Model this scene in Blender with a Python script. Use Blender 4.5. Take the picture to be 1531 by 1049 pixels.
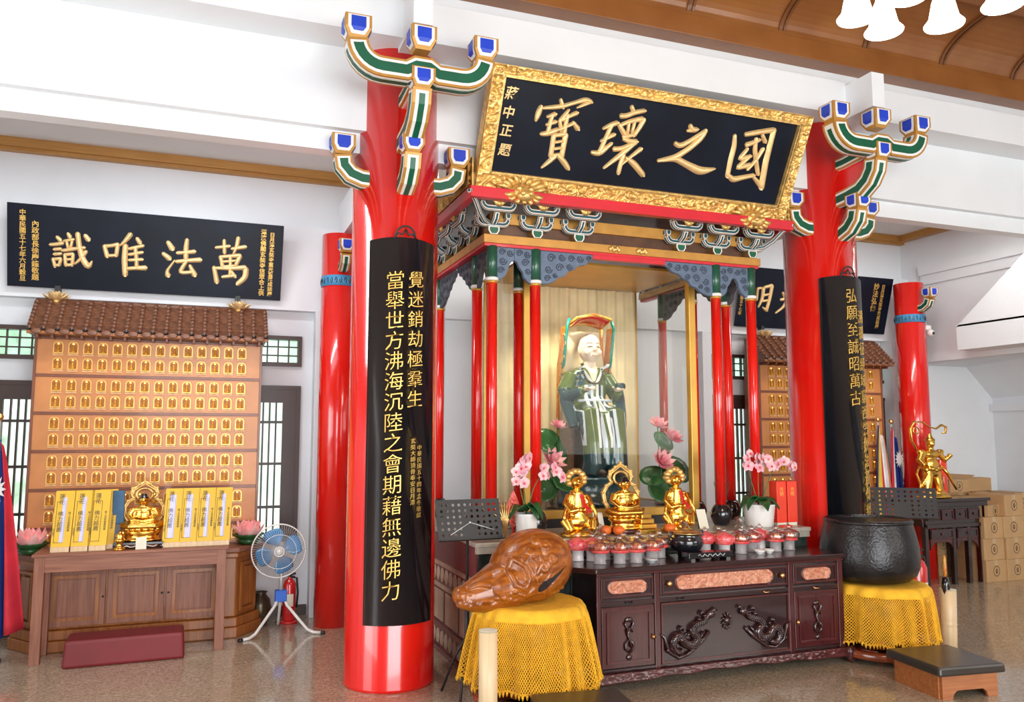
import bpy, bmesh, math, random
from math import sin, cos, pi, radians, sqrt, atan2
from mathutils import Vector, Matrix, noise
from mathutils.bvhtree import BVHTree
for o in list(bpy.data.objects): bpy.data.objects.remove(o)
S = bpy.context.scene
COL = S.collection
# ---------------------------------------------------------------- camera
cd = bpy.data.cameras.new('camera'); cam = bpy.data.objects.new('camera', cd); COL.objects.link(cam)
cd.sensor_width = 36; cd.lens = 1212/1531*36; cd.clip_start = .05; cd.clip_end = 200
cam.location = (0, 0, 1.55); cam.rotation_euler = (radians(90+5.9), 0, radians(-20.6))
S.camera = cam
# ---------------------------------------------------------------- world, lights, exposure
w = bpy.data.worlds.new('daylight'); S.world = w; w.use_nodes = True
bgn = w.node_tree.nodes['Background']; bgn.inputs[0].default_value = (.93, .97, 1, 1); bgn.inputs[1].default_value = 2.6
S.view_settings.view_transform = 'Standard'; S.view_settings.look = 'None'
S.view_settings.gamma = 1; S.view_settings.use_curve_mapping = False; S.view_settings.exposure = 0.38
def area(name, loc, rot, sx, sy, power, col=(1, 1, 1)):
    l = bpy.data.lights.new(name, 'AREA'); l.shape = 'RECTANGLE'; l.size = sx; l.size_y = sy; l.energy = power; l.color = col
    o = bpy.data.objects.new(name, l); COL.objects.link(o); o.location = loc; o.rotation_euler = rot; return o
area('doorway_daylight', (1.5, -3.8, 1.9), (radians(90), 0, 0), 5.5, 3.0, 310, (.92, .97, 1))
area('side_light', (-4.3, 1.6, 2.0), (radians(90), 0, radians(-72)), 4.0, 2.6, 110, (.95, .98, 1))
area('side_light', (7.3, -1.6, 2.3), (radians(90), 0, radians(28)), 3.0, 2.2, 85, (1, .95, .88))  # added fill to brighten the right side; no door stands there
area('bay_fill_light', (-.3, 5.6, 3.86), (0, 0, 0), 1.6, .25, 26, (.95, .97, 1))  # added fill hidden behind the beam; no tube lamp known here
area('bay_fill_light', (6.2, 5.6, 3.86), (0, 0, 0), 1.6, .25, 22, (1, .97, .93))  # the same added, unseen fill for the right bay
area('shrine_back_light', (2.9, 6.75, 3.86), (0, 0, 0), 1.8, .25, 22, (1, .97, .93))
def point(name, loc, power, r, col):
    l = bpy.data.lights.new(name, 'POINT'); l.energy = power; l.shadow_soft_size = r; l.color = col
    o = bpy.data.objects.new(name, l); COL.objects.link(o); o.location = loc; return o
def spot(name, loc, target, power, ang, col, r=.03):
    l = bpy.data.lights.new(name, 'SPOT'); l.energy = power; l.spot_size = radians(ang); l.spot_blend = .6; l.color = col; l.shadow_soft_size = r
    o = bpy.data.objects.new(name, l); COL.objects.link(o); o.location = loc
    o.rotation_euler = (Vector(target)-Vector(loc)).to_track_quat('-Z', 'Y').to_euler(); return o
spot('shrine_case_spot', (2.55, 5.72, 2.80), (2.85, 6.15, 1.8), 42, 85, (1, .9, .68))
spot('shrine_case_spot', (3.35, 5.72, 2.80), (3.0, 6.15, 1.8), 26, 85, (1, .9, .68))

# ---------------------------------------------------------------- materials
def nm(name):
    m = bpy.data.materials.new(name); m.use_nodes = True; nt = m.node_tree; return m, nt, nt.nodes['Principled BSDF']
def rgba(c): return (c[0], c[1], c[2], 1)
def N(nt, t, **kw):
    n = nt.nodes.new(t)
    for k, v in kw.items():
        if isinstance(k, str) and hasattr(n, k): setattr(n, k, v)
        else: n.inputs[k].default_value = v
    return n
def setin(n, **kw):
    for k, v in kw.items(): n.inputs[k.replace('_', ' ')].default_value = v
    return n
def pm(name, col, rough=.5, metal=0, coat=0, var=.12, scale=8, bump=0, bscale=60, col2=None, stretch=(1, 1, 1), detail=3, emit=0, spec=.5, sub=0):
    m, nt, b = nm(name)
    b.inputs['Roughness'].default_value = rough; b.inputs['Metallic'].default_value = metal
    b.inputs['Coat Weight'].default_value = coat; b.inputs['Coat Roughness'].default_value = .06
    b.inputs['Specular IOR Level'].default_value = spec
    if sub: b.inputs['Subsurface Weight'].default_value = sub; b.inputs['Subsurface Scale'].default_value = .02
    tc = nt.nodes.new('ShaderNodeTexCoord'); mp = nt.nodes.new('ShaderNodeMapping'); mp.inputs['Scale'].default_value = stretch
    nt.links.new(tc.outputs['Object'], mp.inputs[0])
    nz = nt.nodes.new('ShaderNodeTexNoise'); setin(nz, Scale=scale, Detail=detail); nt.links.new(mp.outputs[0], nz.inputs[0])
    r = nt.nodes.new('ShaderNodeValToRGB'); c2 = col2 or tuple(min(1, c*(1+var)) for c in col); c1 = col if col2 else tuple(c*(1-var) for c in col)
    r.color_ramp.elements[0].position = .35; r.color_ramp.elements[1].position = .65
    r.color_ramp.elements[0].color = rgba(c1); r.color_ramp.elements[1].color = rgba(c2)
    nt.links.new(nz.outputs[0], r.inputs[0]); nt.links.new(r.outputs[0], b.inputs['Base Color'])
    if emit: nt.links.new(r.outputs[0], b.inputs['Emission Color']); b.inputs['Emission Strength'].default_value = emit
    if bump:
        n2 = nt.nodes.new('ShaderNodeTexNoise'); setin(n2, Scale=bscale, Detail=3); nt.links.new(mp.outputs[0], n2.inputs[0])
        bp = nt.nodes.new('ShaderNodeBump'); setin(bp, Strength=bump, Distance=.01); nt.links.new(n2.outputs[0], bp.inputs['Height']); nt.links.new(bp.outputs[0], b.inputs['Normal'])
        if coat: nt.links.new(bp.outputs[0], b.inputs['Coat Normal'])
    return m
def wood(name, c1, c2, axis='x', rough=.35, coat=.3, scale=6, bump=.08):
    st = {'x': (.6, 9, 9), 'y': (9, .6, 9), 'z': (9, 9, .6)}[axis]
    return pm(name, c1, rough, 0, coat, scale=scale, col2=c2, stretch=st, bump=bump, bscale=scale*2, detail=5)
M = {}
M['wall'] = pm('white_plaster', (.77, .80, .83), .75, var=.02, scale=2, bump=.05, bscale=90)
M['ceil_white'] = pm('white_ceiling_paint', (.78, .77, .75), .8, var=.02, scale=2)
M['cove'] = pm('brown_ceiling_board', (.235, .080, .018), .34, col2=(.29, .108, .026), scale=3, coat=.25, bump=.03, bscale=14)
M['molding'] = wood('ochre_wood_molding', (.42, .20, .045), (.50, .25, .06), 'x', .5, .1)
M['red'] = pm('red_lacquer', (.74, .010, .006), .20, coat=.7, var=.04, scale=1.5, bump=.018, bscale=5, stretch=(1, 1, .35))
M['redp'] = pm('red_paint', (.60, .015, .03), .38, coat=.2, var=.06, scale=4)
M['green'] = pm('green_bracket_paint', (.0, .095, .045), .4, var=.1)
M['dgreen'] = pm('dark_green_pole_paint', (.012, .085, .05), .3, coat=.4, var=.1)
M['blue'] = pm('blue_bracket_paint', (.01, .05, .52), .4, var=.08)
M['tblue'] = pm('dull_blue_green_paint', (.01, .07, .09), .4)
M['ochre'] = pm('ochre_gold_paint', (.50, .25, .05), .42, metal=.25, var=.1, scale=12)
M['white'] = pm('white_paint', (.80, .80, .78), .5, var=.03)
M['slate'] = pm('slate_blue_carving', (.10, .145, .22), .55, var=.12, scale=20, bump=.2, bscale=60)
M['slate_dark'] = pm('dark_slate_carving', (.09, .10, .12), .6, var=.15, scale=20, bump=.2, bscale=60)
M['gold'] = pm('polished_gold', (.86, .50, .10), .22, metal=1, var=.1, scale=14)
M['goldleaf'] = pm('carved_gold_leaf', (.76, .50, .17), .40, metal=.65, var=.22, scale=25, bump=.25, bscale=80)
M['goldchar'] = pm('gilded_lettering', (.85, .60, .28), .38, metal=.4, var=.08, scale=20)
M['goldtext'] = pm('gilt_inscription', (.82, .52, .12), .4, metal=.4, var=.08)
M['goldframe'] = pm('gilt_case_frame', (.62, .36, .07), .35, metal=.5, var=.1, scale=3)
M['black'] = pm('black_lacquer', (.008, .009, .013), .16, coat=.7, var=.2, scale=2)
M['signblack'] = pm('blue_black_sign_board', (.004, .007, .016), .38, coat=.05, spec=.18, var=.25, scale=3, bump=.02, bscale=40)
M['blackm'] = pm('matt_black', (.018, .018, .02), .45, var=.1)
M['rose'] = wood('dark_rosewood', (.020, .007, .009), (.034, .011, .012), 'x', .24, .45, bump=.0)
M['rosev'] = wood('dark_rosewood_upright', (.050, .009, .011), (.075, .015, .015), 'z', .26, .4, bump=.0)
M['rosem'] = pm('maroon_carved_wood', (.075, .014, .014), .28, coat=.4, var=.25, scale=10)
M['pinkw'] = pm('pale_red_carved_inlay', (.50, .17, .09), .4, coat=.3, col2=(.62, .30, .19), scale=30, bump=.3, bscale=35)
M['brown'] = wood('reddish_brown_table_wood', (.21, .072, .040), (.31, .125, .072), 'x', .5, .05)
M['brownv'] = wood('reddish_brown_table_wood_upright', (.21, .072, .040), (.31, .125, .072), 'z', .5, .05)
M['orangew'] = wood('orange_brown_counter_wood', (.25, .075, .014), (.38, .13, .025), 'z', .42, .2)
M['nichep'] = pm('orange_niche_panel', (.60, .24, .07), .45, coat=.2, var=.08, scale=5)
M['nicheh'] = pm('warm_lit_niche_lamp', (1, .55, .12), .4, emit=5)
M['nichein'] = pm('dark_amber_niche_glow', (.30, .10, .008), .4, metal=.2, var=.3, scale=30, emit=.10)  # faint emission put in for the bead's light on the recess
M['nichefig'] = pm('amber_niche_figure_glow', (.62, .28, .03), .35, metal=.3, var=.2, scale=60, emit=.10)  # figure is no lamp; its slight glow stands for the bead's light
M['tile'] = pm('brown_roof_tile', (.13, .05, .025), .45, col2=(.22, .09, .045), scale=30, bump=.2, bscale=50, coat=.15)
M['fishw'] = wood('polished_carved_camphor_wood', (.20, .046, .004), (.40, .115, .013), 'x', .28, .3, scale=5, bump=.0)
M['yellow'] = pm('golden_yellow_crochet', (.84, .45, .022), .85, var=.10, scale=18, bump=.5, bscale=160)
M['bamboo'] = pm('pale_bamboo', (.70, .52, .31), .45, var=.1, scale=4, stretch=(8, 8, .5), coat=.1)
M['vinyl'] = pm('black_brown_vinyl', (.035, .028, .022), .33, coat=.15, var=.1, scale=4)
M['maroon'] = pm('dark_red_vinyl', (.17, .010, .014), .5, coat=.0, var=.12, scale=3)
M['bowl'] = pm('hammered_dark_bronze', (.020, .018, .019), .27, metal=.35, var=.3, scale=6, bump=.35, bscale=60)
M['carvedark'] = pm('dark_polished_carving', (.030, .008, .009), .18, coat=.8, var=.3, scale=12)
M['covedark'] = pm('dark_brown_ceiling_rib', (.15, .05, .012), .4, coat=.2, var=.1)
M['darkstone'] = pm('dark_green_marble', (.010, .016, .014), .12, coat=.5, col2=(.035, .05, .045), scale=7, detail=6)
M['slab'] = pm('grey_beige_stone_slab', (.42, .38, .32), .25, var=.12, scale=18, detail=5)
M['maroonstone'] = pm('maroon_tile_cladding', (.15, .045, .045), .25, coat=.3, var=.3, scale=25, detail=5)
M['tanstone'] = pm('tan_marble', (.46, .34, .25), .3, var=.15, scale=10, detail=5)
M['porc'] = pm('white_ceramic', (.80, .79, .76), .2, coat=.5, var=.02)
M['pinkp'] = pm('pink_petal', (.80, .22, .30), .5, col2=(.86, .48, .50), scale=9, sub=.1)
M['orchid'] = pm('pale_pink_orchid_petal', (.85, .60, .60), .5, col2=(.78, .33, .42), scale=22)
M['leaf'] = pm('deep_green_leaf', (.02, .10, .025), .35, coat=.2, var=.3, scale=10)
M['stem'] = pm('green_stem', (.08, .15, .04), .5)
M['cardb'] = pm('brown_cardboard', (.52, .32, .15), .8, var=.06, scale=4)
M['cream'] = pm('cream_pleated_curtain', (.74, .62, .38), .75, var=.08, scale=6, bump=.15, bscale=30)
M['ytab'] = pm('yellow_paper_tablet', (.76, .47, .02), .5, var=.04)
M['ink'] = pm('dark_ink', (.06, .04, .03), .6)
M['lilac'] = pm('lilac_paper_strip', (.60, .60, .86), .4, var=.05)
M['bluepl'] = pm('blue_fabric_plaque', (.05, .13, .24), .7, var=.1, scale=30)
M['skin'] = pm('pale_painted_skin', (.72, .58, .46), .4, var=.03)
M['robe'] = pm('green_glazed_robe', (.06, .10, .015), .22, coat=.5, col2=(.10, .15, .03), scale=10)
M['robe2'] = pm('dark_blue_green_robe', (.012, .05, .06), .25, coat=.5, var=.3)
M['robe3'] = pm('pale_blue_sleeve', (.55, .60, .66), .3, var=.06)
M['carvor'] = pm('orange_red_carving', (.60, .13, .02), .4, col2=(.65, .36, .06), scale=40)
M['tealp'] = pm('teal_trim', (.0, .20, .16), .4)
M['darkbrown'] = pm('dark_brown_door_paint', (.055, .028, .022), .4, var=.1)
M['steel'] = pm('grey_enamel_steel', (.55, .56, .56), .35, metal=.3)
M['fanblue'] = pm('translucent_blue_fan_blade', (.04, .24, .52), .25, coat=.3, var=.04)
M['bluebox'] = pm('blue_plastic', (.01, .12, .62), .35)
M['wire'] = pm('pale_fan_wire', (.58, .57, .54), .4)
M['urn'] = pm('bronze_glazed_urn', (.10, .075, .045), .3, metal=.6, var=.3, scale=6)
M['extred'] = pm('extinguisher_red', (.60, .02, .02), .25, coat=.6)
M['orange'] = pm('orange_fruit', (.80, .16, .02), .45, bump=.2, bscale=120)
M['redpaper'] = pm('red_lantern_paper', (.78, .03, .04), .4, col2=(.82, .18, .15), scale=30)
M['redbook'] = pm('scarlet_book_cloth', (.80, .05, .02), .45, var=.05)
M['paper'] = pm('pale_paper', (.78, .76, .62), .7, var=.03)
M['flagblue'] = pm('flag_blue', (.01, .03, .20), .7); M['flagred'] = pm('flag_red', (.58, .02, .04), .7)
M['flagyel'] = pm('flag_yellow', (.75, .52, .05), .7); M['flagwhite'] = pm('flag_white', (.75, .75, .76), .7); M['flagor'] = pm('flag_orange', (.75, .25, .12), .7)
M['bandblue'] = pm('sky_blue_column_band', (.07, .30, .55), .4, var=.05)
M['shade'] = pm('glowing_white_glass_shade', (1, .96, .88), .4, emit=7, var=.01)
M['brass'] = pm('brass', (.75, .5, .2), .3, metal=1)
M['concrete'] = pm('grey_concrete', (.25, .25, .26), .8)
M['foliage'] = pm('foliage_pale_for_backlight', (.50, .64, .46), .8, col2=(.92, .96, .90), scale=3, detail=6, bump=.6, bscale=12)  # leaf colour whitened to stand in for glaring backlight
M['copper'] = pm('copper_knob', (.75, .42, .18), .3, metal=1)
M['darkwood'] = pm('deep_brown_wood', (.09, .035, .015), .4, var=.3, scale=8, coat=.2)
def glass(name, col, rough, mixf, spec_only=True):
    m, nt, b = nm(name); nt.nodes.remove(b); out = nt.nodes['Material Output']
    t = nt.nodes.new('ShaderNodeBsdfTransparent'); t.inputs[0].default_value = rgba(col)
    g = nt.nodes.new('ShaderNodeBsdfGlossy'); g.inputs['Roughness'].default_value = rough
    mx = nt.nodes.new('ShaderNodeMixShader'); lw = nt.nodes.new('ShaderNodeLayerWeight'); lw.inputs[0].default_value = mixf
    pw = nt.nodes.new('ShaderNodeMath'); pw.operation = 'POWER'; pw.inputs[1].default_value = 4 if mixf < .5 else 1.6; nt.links.new(lw.outputs['Facing'], pw.inputs[0])
    ml = nt.nodes.new('ShaderNodeMath'); ml.operation = 'MULTIPLY_ADD'; ml.inputs[1].default_value = .5 if mixf < .5 else .75; ml.inputs[2].default_value = mixf*(.10 if mixf < .5 else .4); nt.links.new(pw.outputs[0], ml.inputs[0])
    lw.inputs[0].default_value = .5; nt.links.new(ml.outputs[0], mx.inputs[0]); nt.links.new(t.outputs[0], mx.inputs[1]); nt.links.new(g.outputs[0], mx.inputs[2]); nt.links.new(mx.outputs[0], out.inputs[0])
    return m
M['glass'] = glass('clear_pane_glass', (.97, .98, .97), .01, .10)
M['glassl'] = glass('clear_pressed_glass', (.92, .84, .83), .10, .55)
m, nt, b = nm('frosted_lamp_glass'); M['glassf'] = m
setin(b, Roughness=.25); b.inputs['Base Color'].default_value = (.74, .70, .70, 1); b.inputs['Coat Weight'].default_value = .5
tr_ = nt.nodes.new('ShaderNodeBsdfTransparent'); tr_.inputs[0].default_value = (.9, .87, .87, 1); mx_ = nt.nodes.new('ShaderNodeMixShader'); mx_.inputs[0].default_value = .36
nt.links.new(b.outputs[0], mx_.inputs[2]); nt.links.new(tr_.outputs[0], mx_.inputs[1]); nt.links.new(mx_.outputs[0], nt.nodes['Material Output'].inputs[0])
M['mesh'] = glass('fine_guard_mesh', (.70, .68, .66), .4, .3)
M['frost'] = glass('pale_green_pane', (.85, .96, .88), .1, .3)
# terrazzo floor
m, nt, b = nm('polished_terrazzo'); M['floor'] = m
tc = nt.nodes.new('ShaderNodeTexCoord'); v = nt.nodes.new('ShaderNodeTexVoronoi'); setin(v, Scale=95)
n1 = nt.nodes.new('ShaderNodeTexNoise'); setin(n1, Scale=1.2, Detail=4)
n3 = nt.nodes.new('ShaderNodeTexNoise'); setin(n3, Scale=140, Detail=2)
for n_ in (v, n1, n3): nt.links.new(tc.outputs['Object'], n_.inputs[0])
sx_ = nt.nodes.new('ShaderNodeSeparateColor'); nt.links.new(v.outputs['Color'], sx_.inputs[0])
r = nt.nodes.new('ShaderNodeValToRGB'); e = r.color_ramp.elements
e[0].color = (.29, .22, .15, 1); e[1].color = (.60, .52, .40, 1); q = e.new(.5); q.color = (.42, .34, .245, 1); q = e.new(.92); q.color = (.50, .41, .30, 1)
nt.links.new(sx_.outputs[0], r.inputs[0])
mx = nt.nodes.new('ShaderNodeMix'); mx.data_type = 'RGBA'; mx.blend_type = 'MULTIPLY'; mx.inputs[0].default_value = .6
r2 = nt.nodes.new('ShaderNodeValToRGB'); r2.color_ramp.elements[0].color = (.7, .7, .7, 1); r2.color_ramp.elements[1].color = (1.1, 1.08, 1.05, 1)
nt.links.new(n1.outputs[0], r2.inputs[0]); nt.links.new(r.outputs[0], mx.inputs[6]); nt.links.new(r2.outputs[0], mx.inputs[7]); nt.links.new(mx.outputs[2], b.inputs['Base Color'])
b.inputs['Roughness'].default_value = .11; b.inputs['Specular IOR Level'].default_value = .6; b.inputs['Coat Weight'].default_value = .3; b.inputs['Coat Roughness'].default_value = .05

# ---------------------------------------------------------------- mesh builder
class MB:
    def __init__(s, Mx=None): s.v = []; s.f = []; s.m = []; s.s = []; s.M = Mx or Matrix()
    def add(s, vs, fs, mi=0, sm=False):
        o = len(s.v); s.v += [tuple(s.M @ Vector(p)) for p in vs]
        for f in fs: s.f.append([i+o for i in f]); s.m.append(mi); s.s.append(sm)
        return s
    def box(s, c, d, mi=0, rz=0, top=1.0):
        a, b_, h = d[0]/2, d[1]/2, d[2]/2; R = Matrix.Rotation(rz, 4, 'Z'); C_ = Vector(c)
        vs = []
        for z, k in ((-h, 1), (h, top)):
            for x, y in ((-a, -b_), (a, -b_), (a, b_), (-a, b_)): vs.append(C_+R @ Vector((x*k, y*k, z)))
        return s.add(vs, [(3, 2, 1, 0), (4, 5, 6, 7), (0, 1, 5, 4), (1, 2, 6, 5), (2, 3, 7, 6), (3, 0, 4, 7)], mi)
    def span(s, a, b_, mi=0):
        return s.box([(a[i]+b_[i])/2 for i in range(3)], [abs(a[i]-b_[i]) for i in range(3)], mi)
    def lathe(s, prof, n=24, c=(0, 0, 0), mi=0, sm=True, sq=(1, 1), a0=0, a1=2*pi):
        full = abs(a1-a0-2*pi) < 1e-6; k = n if full else n+1; vs = []
        for r_, z in prof:
            for i in range(k):
                a = a0+(a1-a0)*i/n; vs.append((c[0]+r_*cos(a)*sq[0], c[1]+r_*sin(a)*sq[1], c[2]+z))
        fs = []
        for j in range(len(prof)-1):
            for i in range(n):
                i2 = (i+1) % k if full else i+1; fs.append((j*k+i, j*k+i2, (j+1)*k+i2, (j+1)*k+i))
        if full:
            if prof[0][0] > 1e-4: fs.append(tuple(reversed(range(k))))
            if prof[-1][0] > 1e-4: fs.append(tuple((len(prof)-1)*k+i for i in range(k)))
        return s.add(vs, fs, mi, sm)
    def tube(s, pts, r, n=8, mi=0, sm=True, flat=1.0, cap=True):
        P = [Vector(p) for p in pts]; k = len(P); R_ = r if isinstance(r, (list, tuple)) else [r]*k
        up = None; vs = []
        for i in range(k):
            t = (P[min(i+1, k-1)]-P[max(i-1, 0)]); t = t.normalized() if t.length > 1e-9 else Vector((0, 0, 1))
            if up is None: up = Vector((0, 0, 1)) if abs(t.z) < .9 else Vector((0, 1, 0))
            u = t.cross(up); u = u.normalized() if u.length > 1e-6 else t.orthogonal().normalized(); up = u.cross(t).normalized()
            for j in range(n):
                a = 2*pi*j/n; vs.append(P[i]+u*(cos(a)*R_[i])+up*(sin(a)*R_[i]*flat))
        fs = [(i*n+j, i*n+(j+1) % n, (i+1)*n+(j+1) % n, (i+1)*n+j) for i in range(k-1) for j in range(n)]
        if cap: fs += [tuple(reversed(range(n))), tuple((k-1)*n+j for j in range(n))]
        return s.add(vs, fs, mi, sm)
    def ell(s, c, r, mi=0, nu=14, nv=9, sm=True, M2=None):
        r = (r, r, r) if not isinstance(r, (tuple, list)) else r; vs = []; R = M2 or Matrix()
        for j in range(1, nv):
            t = pi*j/nv
            for i in range(nu):
                a = 2*pi*i/nu; vs.append(Vector(c)+R @ Vector((r[0]*sin(t)*cos(a), r[1]*sin(t)*sin(a), -r[2]*cos(t))))
        b0 = len(vs); vs += [Vector(c)+R @ Vector((0, 0, -r[2])), Vector(c)+R @ Vector((0, 0, r[2]))]
        fs = [(j*nu+i, j*nu+(i+1) % nu, (j+1)*nu+(i+1) % nu, (j+1)*nu+i) for j in range(nv-2) for i in range(nu)]
        fs += [(b0, (i+1) % nu, i) for i in range(nu)]+[(b0+1, (nv-2)*nu+i, (nv-2)*nu+(i+1) % nu) for i in range(nu)]
        return s.add(vs, fs, mi, sm)
    def prism(s, poly, w0, w1, fn, mi=0, sm=False):
        n = len(poly); vs = [fn(u, v_, w0) for u, v_ in poly]+[fn(u, v_, w1) for u, v_ in poly]
        return s.add(vs, [tuple(reversed(range(n))), tuple(range(n, 2*n))]+[(i, (i+1) % n, n+(i+1) % n, n+i) for i in range(n)], mi, sm)
    def grid(s, fn, nu, nv, mi=0, sm=True, cu=False):
        ku = nu if cu else nu+1
        vs = [fn(i/nu, j/nv) for j in range(nv+1) for i in range(ku)]
        fs = [(j*ku+i, j*ku+(i+1) % ku, (j+1)*ku+(i+1) % ku, (j+1)*ku+i) for j in range(nv) for i in range(nu)]
        return s.add(vs, fs, mi, sm)
    def mesh(s, name):
        me = bpy.data.meshes.new(name); me.from_pydata(s.v, [], s.f)
        me.polygons.foreach_set('material_index', s.m); me.polygons.foreach_set('use_smooth', s.s); me.update(); return me
    def build(s, name, mats, parent=None, bevel=0, seg=2, label=None, kind=None, loc=None, solid=0):
        me = s.mesh(name); o = bpy.data.objects.new(name, me); COL.objects.link(o)
        for k in (mats if isinstance(mats, (list, tuple)) else [mats]): me.materials.append(M[k])
        if parent: o.parent = parent
        if loc: o.location = loc
        if bevel:
            b_ = o.modifiers.new('bevel', 'BEVEL'); b_.width = bevel; b_.segments = seg; b_.limit_method = 'ANGLE'; b_.angle_limit = radians(40)
        if solid:
            b_ = o.modifiers.new('solid', 'SOLIDIFY'); b_.thickness = solid; b_.offset = 0
        if label: o['label'] = label
        if kind: o['kind'] = kind
        return o
fXZ = lambda u, v, w: (u, w, v)          # profile facing -Y
fYZ = lambda u, v, w: (w, u, v)
fXY = lambda u, v, w: (u, v, w)
def struct(name, mb, mats, **kw):
    o = mb.build(name, mats, **kw); o['kind'] = 'structure'; return o
def thing(name, label, cat, loc=(0, 0, 0), rz=0, group=None):
    o = bpy.data.objects.new(name, None); COL.objects.link(o); o.empty_display_size = .1
    o.location = loc; o.rotation_euler = (0, 0, rz); o['label'] = label; o['category'] = cat
    if group: o['group'] = group
    return o
def single(name, mb, mats, label, cat, loc=(0, 0, 0), rz=0, group=None, **kw):
    o = mb.build(name, mats, **kw); o.location = loc; o.rotation_euler = (0, 0, rz); o['label'] = label; o['category'] = cat
    if group: o['group'] = group
    return o
def dup(root, loc=None, rz=None, label=None, group=None, parent=None):
    r_ = root.copy(); COL.objects.link(r_)
    if parent is not None: r_.parent = parent
    if loc is not None: r_.location = loc
    if rz is not None: r_.rotation_euler = (0, 0, rz)
    if label: r_['label'] = label
    if group: r_['group'] = group
    for ch in list(root.children): dup(ch, parent=r_)
    return r_
def sculpt(mb, name, mats, parent=None, voxel=.01, smooth=4, paint=None, **kw):
    me = mb.mesh('tmp'); o = bpy.data.objects.new('tmp', me); COL.objects.link(o)
    a = o.modifiers.new('r', 'REMESH'); a.mode = 'VOXEL'; a.voxel_size = voxel
    if smooth: a = o.modifiers.new('s', 'SMOOTH'); a.iterations = smooth; a.factor = .5
    bpy.context.view_layer.update(); dg = bpy.context.evaluated_depsgraph_get()
    m2 = bpy.data.meshes.new_from_object(o.evaluated_get(dg)); bpy.data.objects.remove(o)
    m2.name = name; m2.materials.clear()
    for k in (mats if isinstance(mats, (list, tuple)) else [mats]): m2.materials.append(M[k])
    m2.polygons.foreach_set('use_smooth', [True]*len(m2.polygons))
    if paint: m2.polygons.foreach_set('material_index', [paint(p.center) for p in m2.polygons])
    o = bpy.data.objects.new(name, m2); COL.objects.link(o)
    if parent: o.parent = parent
    return o
def text(s, name, mat, parent, fn, size=.1, extrude=.002, off=0.0, line=1.0, align='CENTER', char=1.0):
    """flat lettering in local x,y (z = height above the board) placed with fn"""
    c = bpy.data.curves.new('t', 'FONT'); c.body = s; c.size = size; c.extrude = extrude; c.offset = off; c.space_line = line; c.align_x = align; c.align_y = 'CENTER'; c.resolution_u = 2; c.space_character = char
    o = bpy.data.objects.new('t', c); COL.objects.link(o); bpy.context.view_layer.update()
    me = bpy.data.meshes.new_from_object(o.evaluated_get(bpy.context.evaluated_depsgraph_get())); bpy.data.objects.remove(o)
    for v_ in me.vertices: v_.co = fn(v_.co.x, v_.co.y, v_.co.z)
    me.materials.clear(); me.materials.append(M[mat]); me.name = name; me.update()
    o = bpy.data.objects.new(name, me); COL.objects.link(o)
    if parent: o.parent = parent
    return o
def vert(s): return '\n'.join(s)
def strokes(data, name, mat, parent, fn, h=.012, n=6):
    """brush strokes: rounded ridges along tapered centre lines in the board plane"""
    mb = MB()
    for st in data:
        pts = []
        for a, b_ in zip(st[:-1], st[1:]):
            k = max(2, int(sqrt((a[0]-b_[0])**2+(a[1]-b_[1])**2)/.02))
            for i in range(k): t = i/k; pts.append([a[j]+(b_[j]-a[j])*t for j in range(3)])
        pts.append(list(st[-1]))
        for _ in range(2):
            q_ = [pts[0]]+[[(pts[i-1][j]+2*pts[i][j]+pts[i+1][j])/4 for j in range(3)] for i in range(1, len(pts)-1)]+[pts[-1]]; pts = q_
        # rounded ends
        def ext(p, q2, f): d = sqrt((p[0]-q2[0])**2+(p[1]-q2[1])**2) or 1; return [p[0]+(p[0]-q2[0])/d*p[2]*f, p[1]+(p[1]-q2[1])/d*p[2]*f, p[2]*.35]
        pts = [ext(pts[0], pts[1], .7)]+pts+[ext(pts[-1], pts[-2], .7)]
        vs = []; k = len(pts)
        for i, p in enumerate(pts):
            a, b_ = pts[max(0, i-1)], pts[min(k-1, i+1)]; dx, dy = b_[0]-a[0], b_[1]-a[1]; L = sqrt(dx*dx+dy*dy) or 1; nx, ny = -dy/L, dx/L
            for j in range(n+1):
                t = -1+2*j/n; vs.append(fn(p[0]+nx*p[2]*t, p[1]+ny*p[2]*t, h*max(0, 1-t*t)**.7*min(1, .4+p[2]/.02)))
        fs = [(i*(n+1)+j, i*(n+1)+j+1, (i+1)*(n+1)+j+1, (i+1)*(n+1)+j) for i in range(k-1) for j in range(n)]
        fs += [tuple(range(n+1)), tuple((k-1)*(n+1)+j for j in range(n, -1, -1))]
        mb.add(vs, fs, 0, True)
    return mb.build(name, mat, parent)
def frame(mb, x0, x1, z0, z1, y0, y1, t, mi=0):
    mb.span((x0, y0, z0), (x0+t, y1, z1), mi); mb.span((x1-t, y0, z0), (x1, y1, z1), mi)
    mb.span((x0+t, y0, z0), (x1-t, y1, z0+t), mi); mb.span((x0+t, y0, z1-t), (x1-t, y1, z1), mi); return mb

# ================================================================ THE SETTING
struct('floor', MB().span((-6, -5, -.1), (13, 7.4, 0)), 'floor')
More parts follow.
